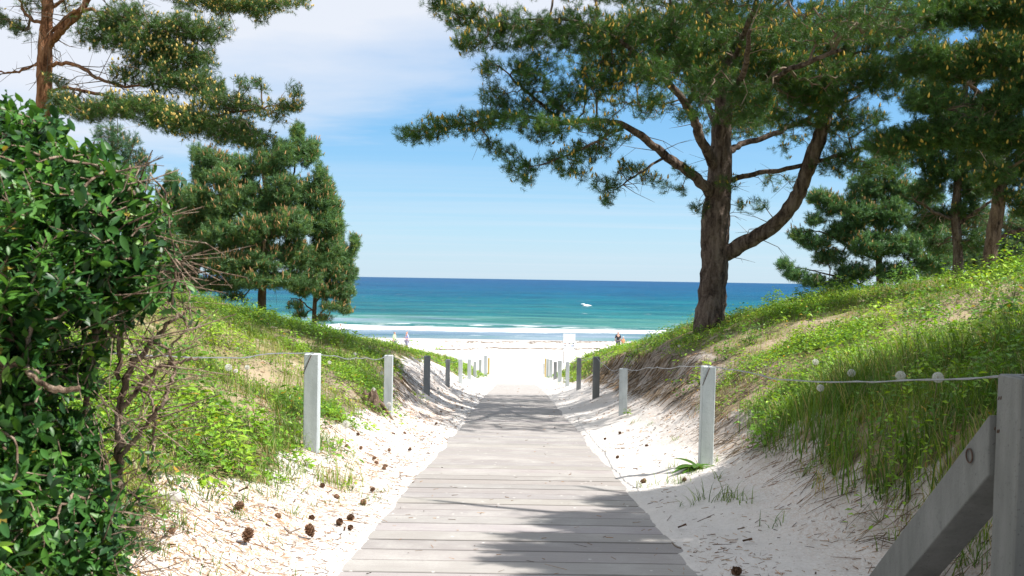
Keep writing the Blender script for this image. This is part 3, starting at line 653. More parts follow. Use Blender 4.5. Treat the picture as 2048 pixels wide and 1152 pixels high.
make_pine('pine_tree', 'broad bushy green pine on the left dune with its crown down to the grass', T3, 28, B3, dens=1.75, bark=M_bark_dk, seed=3, ns=4, nn=18, sl=.2, nl=.085, nw=.012, dead=30, **PC)
T4 = [
 [(628, 672, 0, .09), (628, 640, 0, .08), (630, 600, 0, .07), (636, 540, 0, .06), (650, 480, 0, .04), (665, 430, 0, .02)],
 [(629, 625, 0, .03), (600, 600, 0, .02), (580, 595, 0, .01)], [(629, 640, 0, .035), (660, 610, -.3, .025), (700, 595, -.3, .012)],
 [(631, 605, 0, .03), (670, 560, 0, .02), (700, 520, 0, .012)], [(633, 570, 0, .03), (600, 530, .5, .02)],
]
B4 = BB(35, [(708, 488, 9, 18, 0, 2), (692, 515, 18, 24, 0, 1.5), (700, 548, 16, 20, 0, 1.6), (668, 480, 20, 28, 0, 1.3), (668, 540, 30, 28, -.4, 1.4), (630, 530, 34, 30, 0, 1.1), (690, 585, 20, 22, -.3, 1.5), (650, 580, 34, 20, -.5, 1.3),
              (605, 575, 30, 20, 0, 1.1), (690, 620, 14, 10, -.2, 1.3), (665, 612, 26, 10, -.6, 1), (590, 612, 20, 8, 0, .9), (600, 630, 14, 6, 0, .9), (650, 636, 20, 6, -.4, .7), (640, 440, 20, 22, .4)], .05)
make_pine('pine_tree', 'small pine with thin trunk at the seaward end of the left dune', T4, 35, B4, dens=1.4, bark=M_bark_dk, seed=4, ns=4, nn=16, sl=.2, nl=.09, nw=.014, dead=14, **PC)
T5 = [[(352, 690, 0, .11), (350, 600, 0, .1), (348, 500, 0, .08), (345, 420, 0, .05), (345, 350, 0, .02)]]
B5 = BB(32, [(345, 360, 10, 20, 0, 2), (345, 400, 30, 30, 0, 1.3), (320, 440, 34, 30, 0, 1.2), (372, 440, 30, 30, 0, 1.2), (300, 480, 40, 34, 0, 1.2), (350, 500, 40, 34, -.4, 1.2), (390, 500, 30, 34, 0), (300, 540, 50, 30, 0, 1.1), (350, 560, 50, 26, 0, 1.1), (380, 385, 12, 18, 0, 1.3), (250, 520, 40, 40, 0, 1)], .035)
make_pine('pine_tree', 'pine half hidden between the leafy shrub and the broad bushy pine', T5, 32, B5, dens=1.9, bark=M_bark_dk, seed=5, ns=4, nn=16, sl=.2, nl=.09, nw=.013, dead=10, **PC)
T6 = [[(215, 640, 0, .12), (215, 520, 0, .11), (218, 400, 0, .09), (222, 320, 0, .06), (228, 260, 0, .02)]]
B6 = BB(25, [(215, 265, 28, 22, 0, 1), (250, 285, 34, 24, 0, 1.1), (205, 310, 40, 26, 0, 1.1), (262, 325, 34, 26, 0, 1.2), (285, 350, 14, 28, 0, 1.3), (230, 370, 50, 34, 0, 1.1), (160, 330, 40, 34, 0, 1), (220, 430, 60, 40, 0, 1), (285, 320, 8, 18, 0, 1)], .028)
make_pine('pine_tree', 'dark bluish pine standing behind the leafy shrub on the far left', T6, 25, B6, bark=M_bark_dk, seed=6, ns=3, nn=18, sl=.17, nl=.08, nw=.010, dead=30, cone=.1, conesize=(.016, .12), conecol=(.5, .34, .16), colr=(.035, .078, .042))
# right-hand background pines
T7 = [
 [(1762, 640, 0, .12), (1760, 580, 0, .1), (1758, 500, 0, .09), (1765, 420, 0, .07), (1770, 340, 0, .05), (1775, 280, 0, .02)],
 [(1758, 520, 0, .045), (1710, 500, 0, .035), (1660, 470, 0, .025), (1620, 460, 0, .012)],
 [(1760, 590, 0, .045), (1700, 560, -.3, .035), (1640, 545, -.3, .02), (1580, 530, -.3, .01)],
 [(1760, 480, 0, .04), (1700, 440, 0, .025), (1650, 405, 0, .012)],
 [(1760, 560, 0, .04), (1830, 535, -.5, .03), (1890, 530, -.5, .02)],
 [(1762, 470, 0, .04), (1830, 430, 0, .025), (1880, 390, 0, .015)],
]
B7 = BB(29, [
 (1640, 395, 24, 14, 0, 1.6), (1670, 412, 36, 20, 0, 1.3), (1632, 440, 20, 12, 0, 1.3), (1600, 470, 22, 12, 0, 1.6), (1630, 485, 30, 14, 0, 1.4), (1568, 528, 14, 10, -.3, 1.8), (1590, 548, 24, 12, -.3, 1.6), (1625, 562, 28, 12, -.3, 1.4), (1660, 515, 34, 18, 0, 1.2), (1670, 570, 30, 12, -.3, 1.2), (1685, 465, 36, 24, 0, 1.2),
 (1720, 430, 40, 30, -.3, 1.2), (1730, 380, 40, 30, 0, 1.2), (1740, 490, 46, 30, -.6, 1.2), (1710, 545, 40, 20, -.5, 1.2), (1780, 430, 44, 34, -.4, 1.2), (1800, 380, 44, 30, 0, 1.2), (1800, 490, 46, 28, -.6, 1.1), (1790, 545, 46, 20, -.6, 1.1), (1850, 460, 40, 34, 0, 1.1), (1860, 520, 44, 24, -.5, 1.1),
 (1780, 320, 40, 34, 0, 1), (1850, 400, 36, 26, 0, 1)], .03)
make_pine('pine_tree', 'blue green pine behind the right dune with low boughs reaching over the sea', T7, 29, B7, dens=1.9, bark=M_bark_dk, seed=7, ns=4, nn=18, sl=.18, nl=.09, nw=.012, dead=40,
          cone=.12, conesize=(.016, .12), conecol=(.55, .36, .16), colr=(.062, .122, .066))
T8 = [
 [(1912, 620, 0, .14), (1915, 560, 0, .13), (1916, 500, 0, .12), (1911, 430, 0, .11), (1916, 370, 0, .11), (1922, 290, 0, .09), (1930, 200, 0, .07), (1935, 100, 0, .04)],
 [(1914, 450, 0, .06), (1950, 425, -.3, .05), (1985, 400, -.5, .03)], [(1912, 440, 0, .05), (1870, 425, 0, .04), (1830, 400, 0, .02)], [(1918, 340, 0, .05), (1850, 290, 0, .03)], [(1920, 320, 0, .05), (1990, 270, 0, .03)],
]
B8 = BB(26, [(1860, 380, 40, 22, 0, 1), (1890, 340, 50, 26, 0, 1.2), (1940, 375, 40, 24, 0, 1), (1960, 330, 44, 30, 0, 1.1), (1900, 280, 60, 30, 0, 1.2), (1850, 310, 40, 30, 0, 1.1), (1960, 250, 60, 36, 0, 1.1), (1900, 210, 60, 34, 0, 1.1), (1950, 480, 30, 26, 0, .8), (1940, 420, 40, 20, 0, 1), (1870, 430, 40, 20, .5, .9), (1880, 490, 30, 20, .8, .8), (1930, 130, 70, 40, 0, .8), (1850, 180, 60, 40, 0, .9)], .022)
make_pine('pine_tree', 'pine with slim reddish trunk just left of the thick dark trunk on the right', T8, 26, B8, dens=2.2, bark=M_bark, seed=8, ns=4, nn=18, sl=.17, nl=.085, nw=.010, dead=70, cone=.1, colr=(.034, .07, .026))
T9 = [
 [(1972, 610, 0, .18), (1976, 550, 0, .165), (1982, 500, 0, .155), (1992, 440, 0, .145), (2000, 380, 0, .15), (2004, 300, 0, .13), (2010, 200, 0, .1), (2015, 60, 0, .07), (2015, -60, 0, .03)],
 [(1990, 480, 0, .05), (2025, 465, 0, .045), (2070, 455, 0, .035), (2130, 440, 0, .02)], [(2002, 340, 0, .06), (1950, 300, -.5, .04), (1900, 270, -.8, .025)], [(2002, 330, 0, .06), (2060, 290, 0, .04), (2120, 260, 0, .02)],
 [(2008, 230, 0, .06), (1940, 170, -1, .04), (1880, 130, -1.4, .025)], [(2012, 120, 0, .05), (2080, 60, 0, .03)],
]
B9 = BB(22, [(2020, 395, 40, 20, 0, 1), (2060, 420, 40, 24, 0, 1), (1980, 360, 40, 22, 0, 1), (2040, 340, 60, 34, 0, 1.2), (1960, 300, 50, 30, -.5, 1.1), (2050, 270, 60, 36, 0, 1.1), (1970, 220, 60, 36, -.6, 1.1), (1900, 250, 44, 26, -1, 1.1), (2040, 180, 60, 40, 0, 1.1), (1950, 130, 60, 40, -.8, 1.1), (1880, 120, 44, 30, -1.4, 1), (2030, 80, 70, 50, 0, .9), (2020, -40, 90, 50, 0, .5), (2110, 200, 50, 60, 0, .8)], .02)
make_pine('pine_tree', 'pine with thick dark trunk at the top of the right dune', T9, 22, B9, dens=2.2, bark=M_bark_dk, seed=9, ns=4, nn=18, cone=.1, dead=70, colr=(.032, .066, .022))
T12 = [[(1945, 620, 0, .11), (1945, 540, 0, .1), (1948, 470, 0, .08), (1950, 400, 0, .05), (1952, 340, 0, .02)]]
B12 = BB(33, [(1900, 500, 50, 30, 0, .9), (1950, 520, 60, 24, 0, .9), (2010, 500, 50, 30, 0, .9), (1900, 450, 40, 26, 0, .8), (2030, 450, 40, 30, 0, .8), (1960, 440, 44, 26, 0, .7), (1880, 550, 40, 14, 0, .9), (2040, 530, 40, 20, 0, .9), (1990, 550, 50, 12, 0, .9), (1960, 380, 36, 26, 0, .8), (2070, 490, 40, 40, 0, .8)], .03)
make_pine('pine_tree', 'pale grey green pine far behind, seen low between the two right trunks', T12, 33, B12, bark=M_bark_dk, seed=12, dens=2.4, ns=4, nn=16, sl=.19, nl=.09, nw=.013, dead=20, cone=.08, conesize=(.016, .12), conecol=(.55, .36, .16), colr=(.066, .115, .068))
# pine just outside the frame on the right, boughs reach in at the top right
T10 = [
 [(2300, 700, 0, .26), (2298, 560, 0, .24), (2290, 400, 0, .22), (2280, 200, 0, .19), (2270, 0, 0, .14), (2262, -200, 0, .09), (2260, -350, 0, .04)],
 [(2290, 380, 0, .08), (2200, 330, .3, .07), (2100, 300, .5, .055), (1990, 275, .8, .045), (1880, 270, 1.2, .035), (1780, 290, 1.4, .02)],
 [(2285, 260, 0, .08), (2180, 180, .3, .06), (2060, 130, .5, .045), (1940, 110, .8, .03), (1840, 120, 1, .02)],
 [(2280, 150, 0, .07), (2160, 60, .6, .05), (2040, 10, 1, .035), (1900, -10, 1.4, .02)],
 [(2275, 60, 0, .07), (2150, -80, 1, .05), (2000, -140, 2, .03)],
 [(1990, 275, .8, .035), (1930, 230, .8, .025), (1870, 210, .8, .015)],
]
B10 = BB(15.5, [(1780, 285, 50, 26, 1.4, 1), (1850, 270, 60, 30, 1.2, 1.1), (1930, 260, 60, 34, .9, 1.1), (2010, 270, 60, 34, .7, 1.1), (2090, 290, 60, 36, .5, 1), (1860, 205, 50, 26, .9, 1), (1840, 120, 50, 34, 1.1, 1.1), (1910, 130, 60, 34, .9, 1.1), (1990, 110, 60, 40, .7, 1.1), (2060, 150, 60, 40, .5, 1.1),
 (1890, 20, 60, 34, 1.4, 1.1), (1970, 20, 60, 40, 1.2, 1.1), (2050, 20, 60, 40, 1, 1.1), (2130, 90, 60, 60, .5, 1), (1990, 350, 40, 20, 1, .8), (2020, 200, 50, 30, .6, 1), (2200, 200, 80, 60, 0, .7), (2150, -80, 100, 50, 1, .7), (2000, -120, 100, 50, 2, .6)], .022)
make_pine('pine_tree', 'pine beyond the right edge whose cone tipped boughs hang in at the top right', T10, 15.5, B10, dens=1.9, bark=M_bark, seed=10, ns=4, nn=22, sl=.14, nl=.07, nw=.007, cone=.12, conesize=(.018, .085), dead=90, colr=(.036, .075, .024))

# near pine outside the frame whose crown shades the foreground
def make_near_pine():
    gx, gy = 8.6, 4.6; gz = float(H(gx, gy))
    ch = [[(gx, gy, gz-.2, .28, 0), (gx, gy, gz+2, .25, 0), (gx-.1, gy+.1, gz+4, .22, 0), (gx-.1, gy, gz+6.5, .15, 0), (gx, gy, gz+8.5, .06, 0)],
          [(gx, gy, gz+3, .1, 0), (gx-1.5, gy+.6, gz+3.6, .08, 0), (gx-3, gy+1.3, gz+3.8, .06, 0), (gx-4.3, gy+2, gz+3.8, .03, 0)],
          [(gx, gy, gz+3.4, .09, 0), (gx-1.6, gy-.6, gz+4.2, .06, 0), (gx-3.4, gy-1, gz+4.5, .03, 0)],
          [(gx, gy, gz+4.2, .09, 0), (gx-1.2, gy+1.5, gz+4.8, .06, 0), (gx-2.2, gy+2.8, gz+5, .03, 0)]]
    bl = []
    for sx, sy, zr, rx, ry, n in [
        (2.2, 7.6, 3.4, .7, .75, 70), (1.3, 7.6, 3.3, .55, .6, 50), (3.1, 7.4, 3.6, .8, .8, 70), (.75, 6.7, 3.2, .55, .55, 50), (1.6, 6.5, 3.4, .7, .7, 60), (2.6, 6.2, 3.6, .8, .8, 60), (3.6, 6.4, 4, .8, .8, 60),
        (.55, 5.7, 3.2, .6, .35, 46), (1.3, 5.4, 3.4, .7, .6, 60), (2.3, 5.1, 3.7, .8, .7, 60), (3.3, 5.2, 4.2, .8, .8, 60), (.55, 5.0, 3.3, .45, .3, 34), (1.1, 4.4, 3.5, .8, .6, 60), (2.1, 4.0, 3.8, .8, .7, 60), (3.2, 4.1, 4.3, .9, .8, 60),
        (1.0, 3.4, 3.6, .8, .6, 60), (2.2, 3.0, 4, .9, .8, 60), (4.3, 5.4, 4.8, .9, .9, 60), (4.4, 7.0, 4.8, .8, .8, 50), (.3, 6.15, 3.1, .26, .12, 12), (0.2, 5.4, 3.1, .22, .12, 10), (1.7, 2.2, 4, .9, .8, 50), (4.3, 4.0, 5.2, .9, .9, 50), (5.3, 6.2, 5.6, .9, .9, 40), (1.8, 3.6, 4, .6, .6, 60), (1.9, 3.0, 4.2, .7, .6, 50), (2.6, 3.4, 4.6, .7, .6, 50)]:
        bl.append(shade_blob(sx, sy, zr, (rx, ry, .45), n*2.8))
    make_pine('pine_tree', 'pine standing outside the frame on the right, casting shade over the near boardwalk', ch, 0, bl, bark=M_bark, seed=11, ns=4, nn=22, sl=.15, nl=.08, nw=.008, cone=.08, dead=40)
make_near_pine()
# pines behind the viewpoint: unseen, added to keep sky light off camera-facing sides
for k, (gx, gy, rr) in enumerate([(4.2, -5.5, 3.0), (-4.5, -5.0, 3.0), (0.3, -9.5, 3.6), (9.5, -4.5, 3.2), (-9.5, -1.5, 3.0)]):
    gz = float(H(gx, gy)); ch = [[(gx, gy, gz-.2, .25, 0), (gx+.1, gy, gz+3, .2, 0), (gx, gy+.1, gz+6, .13, 0), (gx, gy, gz+9, .05, 0)],
        [(gx, gy, gz+2.4, .08, 0), (gx+1.2, gy+.4, gz+3.1, .05, 0), (gx+2.2, gy+.6, gz+3.3, .03, 0)], [(gx, gy, gz+3, .08, 0), (gx-1.3, gy-.3, gz+3.6, .05, 0), (gx-2.3, gy, gz+3.8, .03, 0)]]
    rb = np.random.default_rng(200+k); bl = []
    for q in range(26):
        t = rb.random(); a = rb.random()*6.28; h = 1.7+7*t; w_ = rr*(1-.65*t)*math.sqrt(rb.random()); bl.append((np.array([gx+w_*math.cos(a), gy+w_*math.sin(a), gz+h]), (1.0, 1.0, .6), 26))
    make_pine('pine_tree', ['dense pine standing behind the viewpoint on the right', 'dense pine standing behind the viewpoint on the left', 'tall dense pine furthest behind the viewpoint', 'dense pine behind the near right bank', 'dense pine beyond the left edge beside the shrub'][k], ch, 0, bl, seed=20+k, ns=3, nn=9, sl=.25, nl=.16, nw=.03, cone=0, dead=10)

# ------------------------------------------------------------ fence
def box_post(x, y, z0, z1, w, dpt=None, rot=0, tilt=(0, 0), bev=.006):
    dpt = dpt or w; h = w/2; k = dpt/2; V = []
    c, s = math.cos(rot), math.sin(rot)
    for (zz, ins) in ((z0, 0), (z1-bev, 0), (z1, bev*1.4)):
        for (a, b) in ((-h+ins, -k+bev), (-h+bev, -k+ins), (h-bev, -k+ins), (h-ins, -k+bev), (h-ins, k-bev), (h-bev, k-ins), (-h+bev, k-ins), (-h+ins, k-bev)):
            fr = (zz-z0)
            V.append((x+a*c-b*s+tilt[0]*fr, y+a*s+b*c+tilt[1]*fr, zz))
    f = []
    for r_ in (0, 8):
        for j in range(8): f.append((r_+j, r_+(j+1) % 8, r_+8+(j+1) % 8, r_+8+j))
    return V, [f, [(16, 17, 18, 19, 20, 21, 22, 23)]]
wireL = []; wireR = []
def ordinal(k): return ['first', 'second', 'third', 'fourth', 'fifth', 'sixth', 'seventh', 'eighth', 'ninth', 'tenth', 'eleventh', 'twelfth'][k]
def put_post(px0, px1, ytop, d, side, k, mat=M_post, w=None, note='pale grey', tie=False, ybot=None, rot=0, tilt=0, nowire=False):
    pc = (px0+px1)/2
    top = P3(pc, ytop, d); x, y = top[0], top[1]
    w = w or (px1-px0)*d/F
    zb = float(H(x, y))
    root_z = zb-.35
    V, Fs = box_post(x, y+w/2, root_z, top[2], w, w, rot, (tilt, 0))
    V = np.array(V); A = Acc(); A.add(V, [np.array(Fs[0]), np.array(Fs[1])])
    me = A.mesh('fence_post')
    lab = f'{note} square fence post, {ordinal(k)} from the front in the {side} row'
    if tie:
        root = empty('fence_post', (x, y+w/2, zb)); tagp(root, lab, 'fence post', 'posts of the boardwalk fence')
        link('post', me, mat, root)
        T = top[2]; xx = x+tilt*(T-root_z)
        a = (xx-w*.52, y-.004, T-.17) ; b = (xx+.0*w, y-.004, T-.012); c = (xx+.1*w, y+w*.3, T+.006)
        link('wire_tie', _m(tube([a, ((a[0]+b[0])/2, y-.005, (a[2]+b[2])/2), b, c], .0035, 6)), M_rust, root)
    else:
        tagp(link('fence_post', me, mat), lab, 'fence post', 'posts of the boardwalk fence')
    if not nowire: (wireL if side == 'left' else wireR).append(np.array([x+tilt*(top[2]-root_z), y+w/2, top[2]]))
def _m(vf, smooth=True, name='part'):
    A = Acc(); A.add(*vf); return A.mesh(name, smooth)
# left row
L = [(608, 637, 708, 8.6), (768, 785, 711, 13.8), (848, 860, 712, 19.8), (891, 900, 719, 25.7), (917, 925, 718.5, 31.5), (935, 942.5, 718.5, 37.6), (947, 953, 723, 42.7), (958, 963.5, 719, 49.3), (968, 974.5, 711, 57.4)]
for k, (a, b, t, d) in enumerate(L):
    put_post(a, b, t, d, 'left', k, M_postdk if k in (2, 3) else M_post, tie=(k == 0), note=['pale grey', 'blotchy grey', 'dark shaded grey', 'dark slate grey', 'slightly cracked pale grey', 'pale grey', 'short pale grey', 'small pale grey', 'tall pale grey'][k], rot=R([0, 2, -3, 2, 0, 3, -2, 0, 0][k]))
put_post(975.5, 979.5, 716, 61, 'left', 9, M_yel, note='thin yellow brown timber', nowire=True)
Rr_ = [(1403, 1429, 733, 9.0), (1240, 1256, 738, 16.0), (1187, 1200, 714, 21.5), (1154, 1163, 716, 27.6), (1132, 1139, 724, 33.4), (1116, 1124, 721, 39.3), (1107.5, 1114, 724, 44.1), (1099, 1105, 719, 49.3), (1093, 1098, 718, 54.8)]
for k, (a, b, t, d) in enumerate(Rr_):
    put_post(a, b, t, d, 'right', k, M_postdk if k in (3, 6) else M_postdark if k == 2 else M_post, tie=(k == 0), note=['pale grey leaning', 'short blotchy grey', 'slate grey', 'dark narrow grey', 'pale grey', 'white grey', 'dark grey', 'pale grey', 'pale grey'][k], rot=R([0, -4, 2, -2, 3, 0, 0, 2, 0][k]), tilt=.012 if k == 0 else 0)
put_post(1089.5, 1092.5, 717, 58, 'right', 9, M_yel, note='thin ochre timber', nowire=True)
put_post(1086.5, 1089, 727, 62, 'right', 10, M_post, note='thin lilac grey', nowire=True)
# the heavy end posts with their braces
def end_post(side):
    s = 1 if side == 'right' else -1
    x0 = 1.75; w = .165; d0 = 3.485; zt = EZ-.317+(0 if s > 0 else .04)
    xc = s*(x0+w/2)-(.0 if s > 0 else .0); yc = d0+w/2
    zb = float(H(xc, yc))
    root = empty('end_post', (xc, yc, zb))
    tagp(root, 'heavy grey end post with a diagonal brace and an iron ring at the right edge' if s > 0 else 'heavy grey end post and diagonal brace hidden inside the leafy shrub', 'fence post', 'braced end posts of the fence')
    link('post', _m(box_post(xc, yc, zb-.4, zt, w, w, tilt=(.02*s, 0)), False), M_postdark if s > 0 else M_post, root)
    # brace
    th = .15; xb = s*(x0+.006)+s*th/2
    top0 = np.array([3.66, EZ-.47]); dirv = np.array([1.19, -.944]); dirv /= np.linalg.norm(dirv)
    nv = np.array([-dirv[1], dirv[0]])*-1; L_ = 1.9; wd = .175
    # cut along the post's back face
    def pt(t, o): return top0+dirv*t+nv*o
    tl = wd*abs(nv[0]/dirv[0])
    prof_ = [pt(0, 0), pt(L_, 0), pt(L_, wd), pt(tl*1.0, wd)]
    V = []
    for xx, ins in ((xb-th/2, .0), (xb+th/2, .0)):
        for q in prof_: V.append((xx, q[0], q[1]))
    f = [(0, 1, 2, 3), (7, 6, 5, 4), (0, 4, 5, 1), (1, 5, 6, 2), (2, 6, 7, 3), (3, 7, 4, 0)]
    me = _m((V, [f]), False); o = link('brace', me, M_postdark if s > 0 else M_post, root)
    md = o.modifiers.new('bev', 'BEVEL'); md.width = .005; md.segments = 2
    # ring
    c = np.array([xb-s*(th/2+.006), 3.80, EZ-.645]); a = np.linspace(0, 2*np.pi, 20)
    ring = np.stack([np.full(20, c[0]), c[1]+.026*np.cos(a), c[2]+.026*np.sin(a)], 1)
    link('ring_bolt', _m(tube(ring, .0035, 6, False)), M_rust, root)
    # old nails and staples
    N_ = Acc()
    for (yy, zz) in ((d0+.07, -.39), (d0+.085, -.393), (d0+.08, -.51), (d0+.09, -.512), (d0+.11, -.505)):
        link('nail', _m(tube([(xc-s*w/2-s*.003, yy, EZ+zz), (xc-s*w/2-s*.003, yy+.004, EZ+zz-.012)], .0025, 5)), M_rust, root)
    (wireL if s < 0 else wireR).insert(0, np.array([xc, yc, zt]))
end_post('right'); end_post('left')
wireL.sort(key=lambda p: p[1]); wireR.sort(key=lambda p: p[1])
def wire(name, label, P, sags):
    r = np.random.default_rng(len(P)); pts = []
    for k in range(len(P)-1):
        a, b = P[k]+[0, 0, .004], P[k+1]+[0, 0, .004]; n = 26
        for t in np.linspace(0, 1, n, endpoint=False):
            L_ = np.linalg.norm(b-a)
            q = a+(b-a)*t+np.array([0, 0, -sags[k]*4*t*(1-t)]); am = math.sin(math.pi*t)**.5 if t > 0 else 0
            q = q+np.array([.02*fbm(np.array(t*7+k*9.), np.array(3.)), 0, (.06*fbm(np.array(t*5+k*7.), np.array(1.), 4))])*am*(1 if k else .5)
            pts.append(q)
    pts.append(P[-1]); pts = np.array(pts)
    A = Acc(); n = len(pts); ph = np.arange(n)*2.1
    for o in (0, math.pi):
        off = np.stack([np.cos(ph+o)*.0022, np.zeros(n), np.sin(ph+o)*.0022], 1)
        A.add(*tube(pts+off, .0032, 5))
    tagp(link(name, A.mesh(name, True), M_wire), label, 'wire')
wire('fence_wire', 'twisted silver fence wire strung along the left posts', wireL, [.02]+[.06, .08, .10, .09, .08, .06, .05, .05][:len(wireL)-2])
wire('fence_wire', 'twisted silver fence wire strung along the right posts', wireR, [.06, .02, .12, .05]+[.07]*(len(wireR)-5))
# loose wire coil hanging at the fifth right post
def ray_pts(L_): return np.array([P3(*q) for q in L_])

# ------------------------------------------------------------ grass, weeds, litter
def leaf_template(seg=3, wid=.42, fold=.10, curl=.18):
    V = []; Fq = []
    ts = np.linspace(0, 1, seg+1)
    for t in ts:
        w = wid*math.sin(math.pi*min(1, t*.93+.04))**.8*.5*(1 if t < 1 else .0)
        z = -curl*t*t
        V += [(-w, t, z+fold*w*2), (0, t, z), (w, t, z+fold*w*2)]
    for k in range(seg):
        a = k*3; Fq += [(a, a+1, a+4, a+3), (a+1, a+2, a+5, a+4)]
    return np.array(V), [np.array(Fq)]
def blade_template():
    V = [(-.5, 0, 0), (.5, 0, 0), (-.42, .12, .4), (.42, .12, .4), (-.28, .38, .75), (.28, .38, .75), (0, .8, .96)]
    return np.array(V), [np.array([(0, 1, 3, 2), (2, 3, 5, 4)]), np.array([(4, 5, 6)])]
def scatter(n, ymin, ymax, seed, umax=13, power=1.0):
    """points with roughly even density on screen, inside (and a little beyond) the view"""
    r = np.random.default_rng(seed)
    t = r.random(n); y = ymin*(ymax/ymin)**(t**power)
    x = r.uniform(-.62, .62, n)*y
    k = np.abs(x) < umax
    return x[k], y[k], r
# grass
x, y, r = scatter(52000, 3.6, 57, 21)
v = veg(x, y); k = r.random(len(x)) < v*(.12+.75*ss(fbm(x*.8+3, y*.8, 3), -.30, .35)); x, y = x[k], y[k]
rn = np.random.default_rng(90); yn = rn.uniform(4.3, 9.2, 2600); xn = cx(yn)+2.02+rn.random(2600)**.8*2.2; kn = rn.random(2600) < ss(xn-cx(yn), 2.0, 2.25)*(.45+.55*ss(fbm(xn*2, yn*2, 3), -.3, .2))
x = np.r_[x, xn[kn]]; y = np.r_[y, yn[kn]]
nb = r.integers(5, 13, len(x)); X_ = np.repeat(x, nb); Y_ = np.repeat(y, nb); n = len(X_)
kk = np.repeat(np.arange(len(x)), nb)
spread = .03+.0035*Y_
X_ = X_+r.normal(0, 1, n)*spread; Y_ = Y_+r.normal(0, 1, n)*spread
gz = H(X_, Y_)
cl = r.random(len(x)); hgt = (.04+.075*r.random(len(x)))*(1+.9*(fbm(x*.5+11, y*.5, 2) > .15))
tall = (x-cx(y) > 1.9) & (x-cx(y) < 3.8) & (y < 8.6); hgt[tall] *= 1.9
far = y > 38; hgt[far] *= 1.25
hh = hgt[kk]*r.uniform(.6, 1.3, n); ww = np.maximum(.0055, .00042*Y_)*r.uniform(.7, 1.4, n)
az = r.random(n)*6.283; lean = r.uniform(.3, 1.1, n)
Yd = np.stack([np.cos(az), np.sin(az), np.zeros(n)], 1); Zd = np.tile([0., 0, 1.], (n, 1)); Xd = np.cross(Yd, Zd)
gc = np.array([[.14, .25, .03], [.22, .32, .045], [.085, .18, .03], [.40, .35, .16]])
pat = fbm(x*.45+70, y*.45, 3)
ci = np.where(cl < .10+.25*(pat > .35), 3, np.where(pat+.3*(cl-.5) > .05, 1, np.where(cl < .6, 0, 2)))
cc = gc[ci][kk]*r.uniform(.7, 1.25, (n, 1))
dead_ = r.random(n) < .09; cc[dead_] = [.38, .32, .17]
tv, tf = blade_template()
V, Fs, C = inst(tv, tf, np.stack([X_, Y_, gz-.01], 1), Xd, Yd, Zd, np.stack([ww, hh*lean, hh], 1), cc)
tagp(link('grass', mesh_np('grass', V, Fs, C), M_grass), 'short dune grass covering both banks', 'grass', kind='stuff')
print('grass blades', n)
# sparse grass on the sand
A = Acc()
gr_l = [(690, 985, .10), (640, 960, .10), (600, 985, .12), (560, 1000, .10), (520, 960, .16), (480, 1000, .13), (455, 975, .15), (420, 1000, .16), (360, 1050, .12), (345, 1040, .1), (500, 930, .16), (575, 950, .15), (610, 930, .14), (660, 925, .12), (700, 915, .12), (560, 900, .15), (740, 845, .1), (725, 1010, .06), (705, 965, .07), (745, 1000, .06), (590, 1030, .07), (390, 985, .14), (540, 975, .12), (650, 1005, .08), (470, 1035, .08),
        (1280, 975, .09), (1310, 970, .12), (1345, 965, .12), (1360, 968, .1), (1405, 1000, .16), (1440, 1000, .17), (1455, 1003, .14), (1475, 1000, .13), (1490, 1008, .12), (1375, 1015, .1), (1550, 1055, .12), (1430, 960, .1), (1395, 945, .1), (1345, 935, .09), (1410, 930, .1), (1425, 925, .08), (1900, 1100, .2), (1930, 1090, .22), (1870, 1120, .2), (1945, 1130, .2), (1920, 1140, .2),
        (1270, 845, .08), (1300, 850, .07), (1350, 880, .07), (1560, 900, .2), (1610, 950, .18), (1700, 990, .2), (1760, 1000, .2), (530, 900, .2), (545, 915, .2), (560, 930, .2), (580, 940, .18), (610, 945, .15), (630, 940, .15), (500, 975, .14), (520, 990, .12), (580, 965, .12), (400, 960, .14), (380, 1010, .1), (440, 1000, .1), (620, 1010, .07), (670, 950, .1), (700, 940, .1), (720, 960, .06), (650, 880, .14), (680, 890, .14), (330, 1020, .1), (320, 1060, .1), (365, 1060, .08), (760, 985, .05), (1540, 920, .14), (1640, 970, .14), (1840, 1010, .18), (1880, 1000, .2), (1900, 1040, .2)]
for (px, py, h) in gr_l:
    p = hit(px, py); m = int(r.integers(9, 18))
    pos = np.tile(p, (m, 1))+np.c_[r.normal(0, .035, (m, 2)), np.zeros(m)]; pos[:, 2] = H(pos[:, 0], pos[:, 1])-.005
    az = r.random(m)*6.283; Yd = np.stack([np.cos(az), np.sin(az), np.zeros(m)], 1); Zd = np.tile([0., 0, 1.], (m, 1))
    A.add(*inst(tv, tf, pos, np.cross(Yd, Zd), Yd, Zd, np.stack([np.full(m, .006), h*r.uniform(.8, 2.0, m), h*r.uniform(.4, 1, m)], 1), gc[r.integers(0, 3, m)]*r.uniform(.55, 1.1, (m, 1))))
x, y, r = scatter(5000, 4, 24, 33, 3)
u = x-cx(y); k = (u < -1.05) & (u > -2.1) & (r.random(len(x)) < .05+.6*ss(-u, 1.15, 1.8)*ss(fbm(x*1.5, y*1.1, 3), -.1, .4)); x, y = x[k], y[k]
m = len(x)*5; X_ = np.repeat(x, 5)+r.normal(0, .03, m); Y_ = np.repeat(y, 5)+r.normal(0, .03, m); az = r.random(m)*6.283
Yd = np.stack([np.cos(az), np.sin(az), np.zeros(m)], 1); Zd = np.tile([0., 0, 1.], (m, 1)); h = r.uniform(.03, .09, m)
A.add(*inst(tv, tf, np.stack([X_, Y_, H(X_, Y_)-.004], 1), np.cross(Yd, Zd), Yd, Zd, np.stack([np.full(m, .005), h*1.5, h*.7], 1), gc[r.integers(0, 4, m)]*r.uniform(.6, 1.1, (m, 1))))
